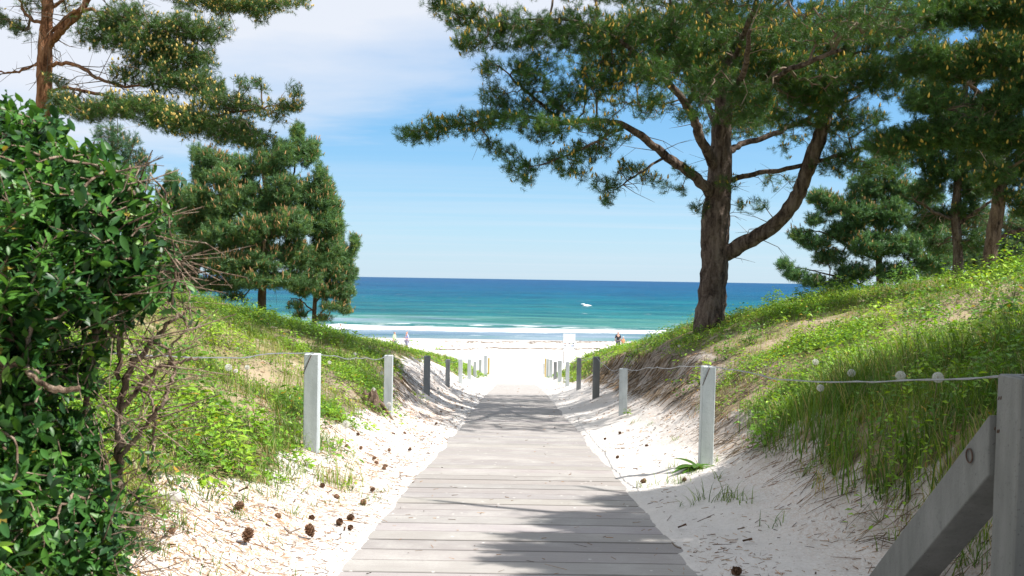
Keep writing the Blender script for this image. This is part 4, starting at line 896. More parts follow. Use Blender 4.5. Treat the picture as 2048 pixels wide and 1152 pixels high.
tagp(link('grass_tufts', A.mesh('grass_tufts'), M_grass), 'thin grass tufts growing out of the pale sand', 'grass', kind='stuff')
# broad tall blades on the right bank
A = Acc()
for (px, py, h, m) in [(1510, 850, .42, 7), (1525, 860, .40, 5), (1565, 880, .38, 6), (1600, 900, .40, 8), (1630, 905, .36, 8), (1680, 950, .4, 9), (1720, 960, .38, 9), (1770, 980, .38, 8), (1820, 990, .36, 8), (1790, 940, .34, 8), (1850, 950, .34, 8), (1905, 930, .3, 8), (1650, 860, .3, 7), (1740, 890, .32, 8), (1830, 880, .3, 8), (1560, 830, .26, 6), (1900, 860, .3, 7), (1600, 700, .25, 6), (1420, 730, .22, 6), (1940, 830, .3, 7), (1700, 900, .34, 8), (1660, 920, .34, 8)]:
    p = hit(px, py); pos = np.tile(p, (m, 1))+np.c_[r.normal(0, .07, (m, 2)), np.zeros(m)]; pos[:, 2] = H(pos[:, 0], pos[:, 1])-.01
    az = r.random(m)*6.283; Yd = np.stack([np.cos(az), np.sin(az), np.zeros(m)], 1); Zd = np.tile([0., 0, 1.], (m, 1))
    A.add(*inst(tv, tf, pos, np.cross(Yd, Zd), Yd, Zd, np.stack([np.full(m, .012)*r.uniform(.7, 1.4, m), h*r.uniform(.2, .7, m), h*r.uniform(.6, 1.05, m)], 1), np.array([.10, .20, .035])*r.uniform(.6, 1.3, (m, 1))))
tagp(link('tall_grass', A.mesh('tall_grass'), M_grass), 'long broad grass blades on the shaded right bank', 'grass', kind='stuff')
# leafy weeds
def weeds(px_list, n_auto, seed):
    x, y, r = scatter(n_auto, 4.2, 57, seed)
    v = veg(x, y); p = fbm(x*.55+20, y*.45, 3)
    dens_ = ss(p, -.12, .2)*.8+.10; dens_ = np.where(y > 36, .95, dens_)
    shade_side = (x-cx(y) > 0) & (y < 8.5); dens_ = np.where(shade_side, dens_*.14, dens_)
    k = r.random(len(x)) < v*dens_; x, y = x[k], y[k]
    hs = r.uniform(.07, .22, len(x))*(1+.7*(fbm(x*.6+5, y*.6, 2) > .2)); rad = r.uniform(.07, .2, len(x))
    if px_list:
        q = np.array([hit(a, b) for a, b, *_ in px_list]); x = np.r_[x, q[:, 0]]; y = np.r_[y, q[:, 1]]
        hs = np.r_[hs, [a[2] for a in px_list]]; rad = np.r_[rad, [a[3] for a in px_list]]
    big = hs > .2; big[:-len(px_list)] = False; m = np.where(big, 110, r.integers(14, 30, len(x)))
    ls = np.maximum(.036, .0022*y); ls[-len(px_list):] *= 1.45; hs[-len(px_list):] *= 1.35; m = np.where(y > 30, 9, m)
    kk = np.repeat(np.arange(len(x)), m); n = len(kk)
    a = r.random(n)*6.283; rr = np.sqrt(r.random(n)); X_ = x[kk]+np.cos(a)*rr*rad[kk]; Y_ = y[kk]+np.sin(a)*rr*rad[kk]
    hz = hs[kk]*(1-.5*rr*rr)*r.uniform(.25, 1.1, n)
    Z_ = H(X_, Y_)+hz
    az = a+r.normal(0, .8, n); dip = r.uniform(-.5, .45, n)
    Yd = np.stack([np.cos(az)*np.cos(dip), np.sin(az)*np.cos(dip), np.sin(dip)], 1)
    up = nrm(np.tile([0., 0, 1.], (n, 1))+r.normal(0, .35, (n, 3))); Xd = nrm(np.cross(Yd, up)); Zd = np.cross(Xd, Yd)
    base = np.array([[.22, .41, .03], [.15, .31, .028], [.31, .49, .045], [.10, .23, .03]])
    cc = base[r.integers(0, 4, len(x))][kk]*r.uniform(.7, 1.25, (n, 1))
    yl = r.random(n) < .015; cc[yl] = [.45, .30, .04]
    tv, tf = leaf_template(2, .55, .12, .2); s = (ls[kk]*r.uniform(.7, 1.45, n))
    A = Acc(); A.add(*inst(tv, tf, np.stack([X_, Y_, Z_], 1), Xd, Yd, Zd, s, cc))
    # stems
    j = r.random(n) < .25; b0 = np.stack([x[kk], y[kk], H(x[kk], y[kk])-.01], 1)[j]; e = np.stack([X_, Y_, Z_], 1)[j]
    V, Fs = frusta(b0, e, np.full(j.sum(), .0018), np.full(j.sum(), .001), 3); A.add(V, Fs, np.array([.10, .16, .04]))
    tagp(link('leafy_weeds', A.mesh('leafy_weeds'), M_weed), 'bright green leafy ground cover spreading over the dunes', 'weeds', kind='stuff')
    print('weed leaves', n)
W_ = [(450, 930, .26, .20), (420, 900, .28, .2), (480, 900, .28, .2), (470, 950, .2, .16), (400, 860, .25, .2), (500, 870, .22, .16), (440, 840, .22, .2), (380, 820, .25, .2), (590, 840, .24, .14), (600, 800, .2, .14), (690, 835, .2, .16), (710, 860, .15, .12), (790, 850, .14, .12), (800, 840, .14, .1),
      (460, 700, .26, .3), (430, 690, .26, .3), (540, 660, .28, .3), (530, 650, .25, .25), (580, 700, .22, .22), (400, 660, .25, .3), (600, 720, .2, .2),
      (1530, 895, .22, .14), (1540, 880, .2, .12), (1370, 790, .2, .14), (1350, 780, .2, .12), (1700, 720, .3, .2), (1690, 700, .3, .22), (1840, 640, .32, .3), (1850, 670, .28, .24), (1860, 620, .3, .26), (2010, 640, .32, .3), (2030, 700, .3, .3), (2030, 600, .3, .3), (1960, 560, .3, .3), (1900, 580, .3, .3), (2000, 560, .3, .3),
      (1580, 640, .22, .2), (1560, 620, .2, .2), (1620, 640, .22, .2), (1560, 660, .2, .15), (1256, 832, .09, .06), (1900, 740, .2, .2), (1960, 730, .2, .2), (1840, 560, .3, .3), (1790, 560, .28, .3), (1700, 590, .26, .3), (1640, 600, .28, .3), (1520, 605, .3, .25), (1480, 625, .3, .2), (1545, 612, .34, .25), (1600, 608, .28, .2), (1680, 592, .34, .3), (1740, 580, .36, .3), (1800, 568, .36, .3), (1870, 552, .36, .3), (1930, 548, .4, .35), (2035, 530, .45, .4), (1975, 590, .36, .3), (1760, 660, .28, .2), (1720, 770, .2, .2), (1800, 780, .2, .2), (1650, 780, .2, .2), (1480, 740, .2, .2), (1560, 750, .2, .2), (2020, 760, .24, .25), (500, 640, .3, .3), (640, 690, .3, .3), (700, 690, .3, .3), (830, 690, .3, .4), (880, 700, .3, .4), (330, 640, .3, .3), (370, 720, .28, .3), (650, 770, .2, .2), (840, 800, .1, .15), (1760, 620, .38, .28), (1810, 600, .36, .28), (1880, 700, .32, .2), (1740, 740, .3, .18), (1960, 640, .38, .25), (2020, 660, .38, .25), (1610, 690, .28, .16), (1670, 760, .28, .16), (1500, 690, .28, .16), (1450, 720, .26, .16), (1400, 770, .24, .16), (1990, 730, .34, .2), (1890, 770, .28, .2), (1360, 735, .2, .2), (480, 950, .12, .12), (520, 930, .12, .12), (570, 915, .12, .1), (600, 930, .1, .1), (660, 915, .1, .12), (690, 905, .1, .12), (400, 950, .12, .12), (350, 900, .14, .14), (560, 870, .15, .12), (650, 850, .12, .1), (340, 970, .08, .1), (430, 985, .06, .08), (550, 960, .05, .08), (740, 860, .06, .08)]
weeds(W_, 60000, 41)
# needle, twig and bark litter
def litter():
    x, y, r = scatter(80000, 4, 40, 51, 9)
    u = x-cx(y); fr = fbm(x*1.8, y*1.2, 3)
    wL = ((u < -.93) & (u > -2.6))*(.55+.45*ss(fr, -.1, .4)); wR = ((u > .95) & (u < 2.8))*(.06+.28*ss(fr, 0, .4)+.3*ss(u, 1.6, 2.1)); wB = (np.abs(u) <= .93)*.012
    wD = (np.abs(u) > 1.9)*(.10+.5*bare(x, y))
    k = r.random(len(x)) < wL+wR+wB+wD; x, y = x[k], y[k]; n = len(x)
    az = r.random(n)*6.283; L_ = r.uniform(.015, .055, n)*np.where(r.random(n) < .06, 3, 1); D = np.stack([np.cos(az), np.sin(az), np.zeros(n)], 1)
    onb = np.abs(x-cx(y)) < .96
    z = np.where(onb, np.maximum(PZ(y)+EZ, H(x, y))+.002, H(x, y)+.001)
    A_ = np.stack([x, y, z+.0015], 1); B_ = A_+D*L_[:, None]
    B_[:, 2] = np.where(onb, np.maximum(PZ(B_[:, 1])+EZ, H(B_[:, 0], B_[:, 1]))+.002, H(B_[:, 0], B_[:, 1]))+r.uniform(.001, .012, n)
    w = np.maximum(.0014, .00022*y)*r.uniform(.8, 1.8, n)
    V, Fs = frusta(A_, B_, w, w*.7, 3)
    pal = np.array([[.26, .14, .07], [.16, .10, .06], [.36, .24, .14], [.09, .06, .045], [.42, .22, .09]])
    C = np.repeat(pal[r.integers(0, 5, n)]*r.uniform(.7, 1.2, (n, 1)), 6, 0)
    A = Acc(); A.add(V, Fs, C)
    # flat flakes of bark
    x, y, r2 = scatter(4000, 4, 26, 52, 3); u = x-cx(y); k = (np.abs(u) > .95) & (r2.random(len(x)) < np.where(u < 0, .35, .18)); x, y = x[k], y[k]; n = len(x)
    az = r2.random(n)*6.283; Yd = nrm(np.stack([np.cos(az), np.sin(az), r2.normal(0, .3, n)], 1)); Zd = np.tile([0., 0, 1.], (n, 1)); Xd = nrm(np.cross(Yd, Zd)); Zd = np.cross(Xd, Yd)
    tv, tf = leaf_template(1, .6, .1, .2); tv = np.array([(-.3, 0, 0), (.3, .1, 0), (.2, .9, .06), (-.25, 1, 0)]); tf = [np.array([(0, 1, 2, 3)])]
    A.add(*inst(tv, tf, np.stack([x, y, H(x, y)+.004], 1), Xd, Yd, Zd, r2.uniform(.007, .02, n), pal[r2.integers(0, 5, n)]*r2.uniform(.7, 1.3, (n, 1))))
    tagp(link('pine_litter', A.mesh('pine_litter'), M_vcol), 'brown pine needles, twigs and bark flakes scattered on the sand', 'litter', kind='stuff')
litter()
# roots hanging from the scarps
def roots():
    r = np.random.default_rng(61); A = Acc(); n = 1000
    y = 11+20*r.random(n)**1.3; x = cx(y)+r.uniform(2.2, 3.0, n)
    y2 = r.uniform(4.5, 11, n//4); x2 = cx(y2)+r.uniform(1.95, 2.25, n//4)
    y3 = r.uniform(9, 20, n//3); x3 = cx(y3)-r.uniform(1.95, 2.5, n//3)
    for (x, y, sgn) in ((x, y, -1), (x2, y2, -1), (x3, y3, 1)):
        m = len(x); L_ = r.uniform(.08, .32, m); dx = sgn*L_*r.uniform(.5, 1, m); dy = L_*r.normal(0, .9, m)
        P0 = np.stack([x, y, H(x, y)+.012], 1); xm, ym = x+dx*.5, y+dy*.5; xe, ye = x+dx, y+dy
        P1 = np.stack([xm, ym, H(xm, ym)+r.uniform(.005, .05, m)], 1); P2 = np.stack([xe, ye, H(xe, ye)+.003], 1)
        w = np.maximum(.002, .00025*y)*r.uniform(.7, 1.6, m); cc = np.array([.13, .095, .06])*r.uniform(.4, 2.2, (m, 1))
        for a, b, wa, wb in ((P0, P1, w, w*.8), (P1, P2, w*.8, w*.4)):
            V, Fs = frusta(a, b, wa, wb, 3); A.add(V, Fs, np.repeat(cc, 6, 0))
    tagp(link('exposed_roots', A.mesh('exposed_roots'), M_vcol), 'fine dry roots hanging out of the eroded sandy bank', 'roots', kind='stuff')
roots()

# ------------------------------------------------------------ pine cones
def cone_mesh(seed, closed=False):
    r = np.random.default_rng(seed); A = Acc()
    tv = np.array([(-.35, 0, 0), (.35, 0, 0), (.5, .75, .05), (.25, 1, .16), (-.25, 1, .16), (-.5, .75, .05), (0, .8, -.10)])
    tf = [np.array([(0, 1, 2, 5), (5, 2, 3, 4), ]), np.array([(0, 6, 1), (1, 6, 2), (2, 6, 3), (3, 6, 4), (4, 6, 5), (5, 6, 0)])]
    n = 74; t = (np.arange(n)+.5)/n; a = np.arange(n)*2.39996
    prof_ = np.sin(np.pi*(t*.86+.12))**.7
    el = (1.25 if closed else .12)+.75*t
    pos = np.stack([np.zeros(n), np.zeros(n), t*.045], 1)
    D = np.stack([np.cos(a)*np.cos(el), np.sin(a)*np.cos(el), np.sin(el)], 1)
    Z_ = nrm(np.stack([-np.cos(a)*np.sin(el), -np.sin(a)*np.sin(el), np.cos(el)], 1)); X_ = np.cross(D, Z_)
    s = .0235*prof_*(.8 if closed else 1)*r.uniform(.85, 1.15, n)
    pal = np.array([.17, .10, .062])*r.uniform(.6, 1.7, (n, 1))
    A.add(*inst(tv, tf, pos, X_, D, Z_, np.stack([s*.55, s, s], 1), pal))
    A.add(*tube([(0, 0, -.003), (0, 0, .047)], [.005, .003], 6), np.array([.07, .045, .03]))
    return A.mesh('pine_cone')
cones = [cone_mesh(1), cone_mesh(2), cone_mesh(3, True)]
for m in cones: m.materials.append(M_vcol)
CL = [(490, 1092, 1.5, 'large open pine cone standing alone on the sand near the shrub'), (624, 1078, 1.5, 'large upright pine cone between the shrub and the boardwalk'), (688, 1068, 1.15, 'pine cone nearest the boardwalk edge in the left cluster of cones'),
      (676, 1050, 1.1, 'pale brown pine cone behind the cluster cone nearest the boardwalk'), (695, 1042, 1.1, 'flattened pine cone at the back of the left cluster of cones'), (540, 1058, 1., 'pine cone beside the forked dry stick on the left sand'), (626, 1040, .9, 'greyish pine cone left of the cone cluster'),
      (467, 1030, 1.3, 'pine cone in grass below the first left fence post'), (478, 990, 1.2, 'weathered grey pine cone among the left grass tufts'), (676, 1000, 1., 'reddish pine cone beside the thin grass left of the boardwalk'),
      (728, 1014, 1.1, 'dark pine cone near the left plank edge'), (1357, 1062, 1.1, 'brown pine cone lying against a dark twig right of the boardwalk'), (1487, 1088, 1.2, 'closed round pine cone in the shaded sand right of the boardwalk'),
      (1281, 968, 1.1, 'pine cone at the sunlit shade edge right of the boardwalk'), (1266, 940, .9, 'pale pine cone alone on the sunlit sand on the right'), (1480, 1150, 1.2, 'pine cone at the bottom edge of the right hand sand'),
      (1240, 868, 1., 'pine cone on the right sand nearest the short blotchy post')]
gen = [(656, 960), (700, 1062), (345, 1072), (350, 1098), (720, 900), (692, 895), (770, 895), (790, 870), (812, 870), (863, 868), (757, 930), (745, 922), (800, 950), (775, 935), (765, 940), (803, 962), (816, 903), (780, 905), (655, 990), (648, 975), (560, 1040), (850, 832), (884, 825), (922, 818), (835, 845), (870, 850),
       (1232, 918), (1275, 905), (1290, 893), (1365, 965), (1318, 930), (1208, 880), (740, 985), (590, 1005), (713, 870)]
for k, q in enumerate(CL+[(a, b, .85, None) for a, b in gen]):
    px, py, s, lab = q; o = bpy.data.objects.new('pine_cone', cones[k % 3 if k != 12 else 2]); col.objects.link(o)
    p = hit(px, py); z = float(H(p[0], p[1])); s *= 1.0
    o.location = (p[0], p[1], z+.010*s if k in (0, 1) else z+.016*s); o.scale = (s, s, s)
    o.rotation_euler = (random.uniform(-.4, .4) if k in (0, 1) else random.uniform(1.0, 1.7), random.uniform(-.5, .5), random.uniform(0, 6.28))
    tagp(o, lab or ('small brown pine cone among litter on the sand left of the boardwalk' if px < 1024 else 'small brown pine cone on the sunlit sand right of the boardwalk'), 'pine cone', 'pine cones on the sand')

# ------------------------------------------------------------ dandelion clocks
def clock_mesh():
    r = np.random.default_rng(8); A = Acc(); n = 150
    i = np.arange(n)+.5; ph = np.arccos(1-2*i/n); th = np.pi*(1+5**.5)*i
    D = np.stack([np.cos(th)*np.sin(ph), np.sin(th)*np.sin(ph), np.cos(ph)], 1)
    V, Fs = frusta(D*.006, D*.023, np.full(n, .0004), np.full(n, .0003), 3); A.add(V, Fs, np.array([.7, .7, .66]))
    m = 5
    DD = np.repeat(D, m, 0); a = np.tile(np.arange(m)*2*np.pi/m, n); X_, Y_, Z_ = frames(DD.copy())
    e = DD*.029+(X_*np.cos(a)[:, None]+Y_*np.sin(a)[:, None])*.0075
    V, Fs = frusta(DD*.023, e, np.full(len(DD), .00045), np.full(len(DD), .0003), 3); A.add(V, Fs, np.array([.74, .74, .70]))
    A.add(*tube([(0, 0, -.006), (0, 0, 0), (0, 0, .006)], [.003, .006, .003], 7), np.array([.28, .2, .12]))
    return A.mesh('seed_head')
ck = clock_mesh(); ck.materials.append(M_vcol); M_stemg = m_plain('flower_stalk', (.20, .16, .08), .7)
DL = [(1801, 752, .22, 1.35, 'full white dandelion clock below the right dune, left of the largest pair'), (1876, 755, .22, 1.35, 'full white dandelion clock nearest the heavy right end post'), (1703, 746, .28, 1.2, 'faint dandelion clock above the right fence wire'),
      (1641, 776, .30, 1.1, 'dandelion clock touching the right fence wire'), (1631, 724, .26, 1.2, 'pale dandelion clock higher up the sunny right dune'), (1358, 692, .24, .9, 'tiny dandelion clock near the foot of the big pine'),
      (457, 735, .26, 1.3, 'dandelion clock just above the left fence wire, left one of the pair'), (494, 735, .2, 1.1, 'dandelion clock just above the left fence wire, right one of the pair'), (471, 742, .24, .8, 'small dandelion clock between the pair at the left fence wire'),
      (659, 725, .22, 1., 'dandelion clock right beside the first left fence post'), (763, 746, .2, 1.1, 'dandelion clock left of the blotchy second left post'), (782, 779, .22, 1.25, 'upper dandelion clock in front of the blotchy second left post'), (778, 786, .2, 1.25, 'middle dandelion clock in front of the blotchy second left post'),
      (778, 808, .18, 1.2, 'lowest dandelion clock in front of the blotchy second left post'), (747, 779, .16, 1.1, 'dandelion clock over the dark hollow on the left bank'), (846, 757, .2, .9, 'dandelion clock left of the dark third left post'),
      (876, 777, .2, 1.1, 'upper dandelion clock right of the dark third left post'), (877, 785, .18, 1.1, 'lower dandelion clock right of the dark third left post'), (710, 708, .24, 1., 'small dandelion clock on the shaded slope behind the left wire'), (812, 753, .22, .6, 'tiny dandelion clock in the shaded grass between the second and third left posts'), (692, 848, .2, 1.4, 'blown thin dandelion clock above the sand left of the boardwalk')]
for k, (px, py, ab, s, lab) in enumerate(DL):
    p = hit(px, py, ab); z = float(H(p[0], p[1])); root = empty('dandelion', (p[0], p[1], z)); tagp(root, lab, 'dandelion', 'dandelion clocks on the dunes')
    h = bpy.data.objects.new('seed_head', ck); col.objects.link(h); h.parent = root; h.location = (0, 0, p[2]-z); h.scale = (s*.86, s*.86, s*.86); h.rotation_euler = (random.uniform(-.4, .4), random.uniform(-.4, .4), random.uniform(0, 6))
    bx, by = random.uniform(-.03, .03), random.uniform(-.03, .03)
    link('stem', _m(tube([(p[0]+bx, p[1]+by, z-.02), (p[0]+bx*.6, p[1]+by*.6, z+(p[2]-z)*.5), (p[0], p[1], p[2]-.004)], .0028, 5)), M_stemg, root)

# ------------------------------------------------------------ big leaved shrub
def make_shrub():
    r = np.random.default_rng(77); d0 = 2.9
    chains = [
     [(205, 1230, .1, .022), (215, 1100, .1, .02), (238, 990, .05, .018), (236, 900, 0, .016), (238, 820, 0, .015), (262, 740, 0, .013), (300, 690, 0, .010), (345, 640, -.05, .007), (372, 622, -.05, .004)],
     [(238, 830, 0, .011), (275, 780, -.05, .009), (318, 735, -.05, .008), (350, 725, -.05, .008), (398, 716, -.05, .005)],
     [(238, 920, 0, .010), (275, 870, 0, .009), (318, 820, -.05, .008), (340, 770, -.05, .007), (348, 735, -.05, .006), (330, 700, -.05, .005), (285, 672, 0, .004)],
     [(305, 900, .05, .006), (310, 845, 0, .006), (300, 795, 0, .006), (262, 770, 0, .005)],
     [(345, 735, 0, .006), (342, 690, 0, .005), (372, 650, 0, .004), (320, 600, 0, .003)],
     [(190, 1230, .2, .02), (150, 1080, .2, .018), (120, 950, .25, .016), (70, 840, .2, .014), (45, 720, .1, .012), (60, 600, 0, .01), (40, 480, 0, .008), (60, 360, 0, .006), (50, 260, 0, .003)],
     [(45, 700, -.4, .010), (60, 745, -.45, .010), (100, 775, -.5, .010), (160, 775, -.5, .009)],
     [(150, 1080, .2, .014), (180, 960, .1, .012), (170, 820, 0, .011), (190, 680, 0, .01), (200, 540, 0, .008), (230, 420, 0, .006), (260, 330, 0, .003)],
     [(60, 1230, .3, .02), (0, 1060, .3, .018), (-60, 900, .3, .015), (-100, 700, .3, .012), (-90, 500, .2, .01), (-60, 320, .2, .006)],
     [(-150, 1230, .3, .02), (-220, 1000, .3, .018), (-250, 700, .3, .012), (-240, 450, .2, .008)],
     [(238, 760, 0, .009), (250, 640, 0, .008), (280, 520, 0, .006), (330, 400, 0, .004), (300, 345, 0, .003)],
     [(345, 610, -.05, .005), (350, 520, -.1, .004), (330, 420, -.15, .0035), (300, 350, -.2, .002)],
    ]
    T = Acc(); sp, sr = [], []
    for ci, ch in enumerate(chains):
        p = np.array([P3(a, b, d0+c) for a, b, c, _ in ch]); rd = np.array([q[3] for q in ch])*.72; P = catmull(p, 7); P[1:-1] += r.normal(0, .0035, (len(P)-2, 3))
        Rr = np.interp(np.linspace(0, len(p)-1, len(P)), np.arange(len(p)), rd); T.add(*tube(P, Rr*(1+.12*r.normal(size=len(P))), 8, True, .2, ci)); sp.append(P); sr.append(Rr)
    yb = [150, 215, 240, 300, 350, 400, 500, 560, 620, 700, 800, 900, 960, 1040, 1180]
    xb = [-60, -20, 100, 170, 250, 285, 300, 300, 270, 190, 170, 175, 200, 250, 240]
    n = 7600; py = r.uniform(190, 1210, n); bx = np.interp(py, yb, xb)+25*fbm(py*.03, py*0+4, 3)
    px = bx-(r.random(n)**1.5)*(bx+420); dd = r.uniform(-.62, .55, n)
    # thinner towards the bottom middle, where the stems show
    thin = (px > 90) & (py > 620) & (py < 850); edge = np.clip((bx-px)/120, 0, 1)
    k = (r.random(n) < np.where(thin, .34, 1)*(.45+.55*edge)); 
    k &= ~((px > 130) & (py > 850) & (py < 1130) & (r.random(n) < .3))
    dd = dd*(.35+.65*np.clip((bx-px)/250, 0, 1))
    px, py, dd = px[k], py[k], dd[k]
    extra = [(14, 185, 0), (10, 200, 0), (20, 215, 0), (330, 430, -.1), (345, 415, -.1), (350, 440, -.1), (345, 500, -.1), (370, 560, -.1), (350, 590, -.05), (400, 590, 0), (320, 610, 0), (310, 560, 0), (335, 545, 0), (300, 470, 0), (310, 380, 0), (305, 350, 0), (270, 345, 0), (370, 700, 0), (355, 520, 0), (290, 870, 0), (260, 920, 0), (295, 960, 0), (280, 1000, 0), (320, 930, 0), (300, 1100, -.1), (250, 1130, -.2), (215, 700, -.1), (230, 750, .1), (200, 780, .1), (250, 820, .1), (220, 860, .1), (180, 900, 0), (215, 950, -.1), (240, 1000, -.1), (265, 1040, -.1), (230, 1080, -.2), (200, 1050, -.2), (180, 980, -.2), (270, 470, 0), (290, 440, 0), (280, 500, 0), (265, 530, .1), (290, 560, 0), (330, 500, 0), (310, 520, 0), (325, 460, 0), (260, 600, 0), (280, 630, 0), (340, 640, 0), (240, 650, 0), (315, 660, 0), (190, 720, 0), (170, 860, 0), (290, 1150, -.1), (200, 620, -.2), (230, 600, -.1)]
    px = np.r_[px, [a for a, _, _ in extra]]; py = np.r_[py, [b for _, b, _ in extra]]; dd = np.r_[dd, [c for *_, c in extra]]
    tg = np.array([P3(a, b, d0+c) for a, b, c in zip(px, py, dd)])
    tg = tg[tg[:, 2] > H(tg[:, 0], tg[:, 1])+.03]
    A_, B_, ra, rb, E, D = grow((np.concatenate(sp), np.concatenate(sr)), tg, step=.07, r0=.0011, wander=.08, exp=.42, bias=.15, lift=.05, seed=5)
    W = Acc(); b = ra > .0035; W.add(*frusta(A_[b], B_[b], ra[b], rb[b], 6)); W.add(*frusta(A_[~b], B_[~b], ra[~b], rb[~b], 4))
    # pruned, leafless tan twigs pointing out to the right
    def tw(m, x0, x1, y0, y1, seed, ang, sp_, lmin, lmax, rad=.0022):
        r = np.random.default_rng(seed); P0 = np.array([P3(a, b, d0+c) for a, b, c in zip(r.uniform(x0, x1, m), r.uniform(y0, y1, m), r.uniform(-.3, .25, m))])
        an = R(ang)+r.normal(0, R(sp_), m); Dd = np.stack([np.cos(an), r.normal(0, .4, m), np.sin(an)], 1); L_ = r.uniform(lmin, lmax, m)[:, None]
        P1 = P0+Dd*L_*.55; P2 = P0+Dd*L_+r.normal(0, .012, (m, 3)); w = np.full(m, rad)*r.uniform(.6, 1.3, m)
        W.add(*frusta(P0, P1, w, w*.8, 5)); W.add(*frusta(P1, P2, w*.8, w*.55, 5))
        k = r.random(m) < .6; e = P1[k]+nrm(Dd[k]+r.normal(0, .55, (k.sum(), 3)))*L_[k]*.4; W.add(*frusta(P1[k], e, w[k]*.6, w[k]*.35, 4))
    tw(28, 200, 310, 440, 640, 1, 8, 26, .08, .24); tw(40, 190, 300, 330, 500, 2, 30, 30, .06, .16); tw(70, 200, 330, 620, 900, 3, 20, 45, .06, .22); tw(90, 200, 290, 940, 1160, 4, 18, 30, .06, .2, .0016); tw(120, -20, 240, 600, 1000, 5, 40, 70, .06, .24, .0018); tw(26, 300, 380, 480, 600, 6, -25, 40, .08, .2, .002)
    base = P3(205, 1180, d0+.1); root = empty('leafy_shrub', base); tagp(root, 'large glossy leaved green shrub with tangled bare twigs filling the left foreground', 'shrub')
    link('stems', T.mesh('stems', True), M_stem, root); link('twigs', W.mesh('twigs', True), M_stem, root)
    # leaves, in opposite pairs along the last stretch of each shoot
    m = 9; n = len(E)*m; t = np.tile(np.arange(m), len(E)); e = np.repeat(E, m, 0); d = nrm(np.repeat(D, m, 0)+[0.05, 0, .35])
    Xf, Yf, Zf = frames(d.copy(), np.repeat(r.random(len(E))*6.28, m))
    a = (t//2)*1.571+(t % 2)*math.pi+r.normal(0, .3, n); out = Xf*np.cos(a)[:, None]+Yf*np.sin(a)[:, None]
    pos = e-d*(.085*(1-(t//2)/4.))[:, None]+out*.002
    Yd = nrm(out*r.uniform(.6, 1.1, (n, 1))+d*(.35+.5*(t[:, None]//2)/4)+r.normal(0, .15, (n, 3))+[0, 0, .05])
    up = nrm(d*.6+np.array([.15, -.2, .75])+r.normal(0, .3, (n, 3))); Xd = nrm(np.cross(Yd, up)); Zd = np.cross(Xd, Yd)
    keep = r.random(n) < .86
    pal = np.array([[.052, .155, .030], [.034, .11, .028], [.085, .22, .036], [.024, .075, .026], [.15, .30, .045]])
    pi = r.choice(5, len(E), p=[.32, .28, .18, .14, .08]); cc = pal[np.repeat(pi, m)]*r.uniform(.75, 1.25, (n, 1)); young = (t >= 7); cc[young] *= [1.5, 1.3, 1.0]
    tv, tf = leaf_template(4, .40, .13, .16); s = r.uniform(.026, .054, n)*np.repeat(r.uniform(.8, 1.15, len(E)), m)*(1-.25*young); old = r.random(n) < .007; cc[old] = [.34, .26, .05]
    L_ = Acc(); L_.add(*inst(tv, tf, pos[keep], Xd[keep], Yd[keep], Zd[keep], s[keep], cc[keep]))
    link('foliage', L_.mesh('foliage', True), M_shrub, root)
    print('shrub leaves', keep.sum())
make_shrub()

# ------------------------------------------------------------ small finds on the sand
def stick(label, pts, rad, fork=None):
    P = np.array([hit(a, b) for a, b in pts]); P[:, 2] = H(P[:, 0], P[:, 1])+rad*.9
    A = Acc(); A.add(*tube(catmull(P, 4), rad, 6, True, .3, 3))
    if fork:
        Q = np.array([hit(a, b) for a, b in fork]); Q[:, 2] = H(Q[:, 0], Q[:, 1])+rad*.9; A.add(*tube(catmull(Q, 4), rad*.7, 6, True, .3, 4))
    tagp(link('stick', A.mesh('stick', True), M_twig), label, 'stick')
stick('forked dry stick lying on the sand between the pine cones', [(572, 1072), (585, 1065), (600, 1060)], .004, [(568, 1058), (578, 1066), (584, 1069)])
stick('long thin curved twig on the left sand', [(430, 1057), (450, 1068), (475, 1073)], .0025)
stick('dark short stick on the shaded right sand', [(1475, 1060), (1482, 1058), (1489, 1059)], .004)
stick('dark twig at the edge of the right planks', [(1344, 1088), (1352, 1096), (1362, 1098)], .004)
stick('thin pale twig on the shaded sand right of the boardwalk', [(1395, 1045), (1408, 1040), (1422, 1036)], .0022)
def stone():
    p = hit(335, 1000); r = np.random.default_rng(2); bm = bmesh.new(); bmesh.ops.create_icosphere(bm, subdivisions=3, radius=1)
    for v in bm.verts:
        c = v.co; v.co = Vector((np.clip(c.x, -.75, .8)*.085, np.clip(c.y, -.8, .75)*.06, np.clip(c.z, -.6, .5)*.05))*(1+.06*float(fbm(np.array(c.x*2+3), np.array(c.y*2+c.z))))
    me = bpy.data.meshes.new('flat_stone'); bm.to_mesh(me); bm.free(); o = link('flat_stone', me, m_plain('grey_stone', (.42, .39, .36), .85, 0, .2, 40)); o.location = (p[0], p[1], float(H(p[0], p[1]))+.008); o.rotation_euler = (0, .08, .5)
    tagp(o, 'flat grey angular stone on the sand beside the shrub', 'stone')
stone()
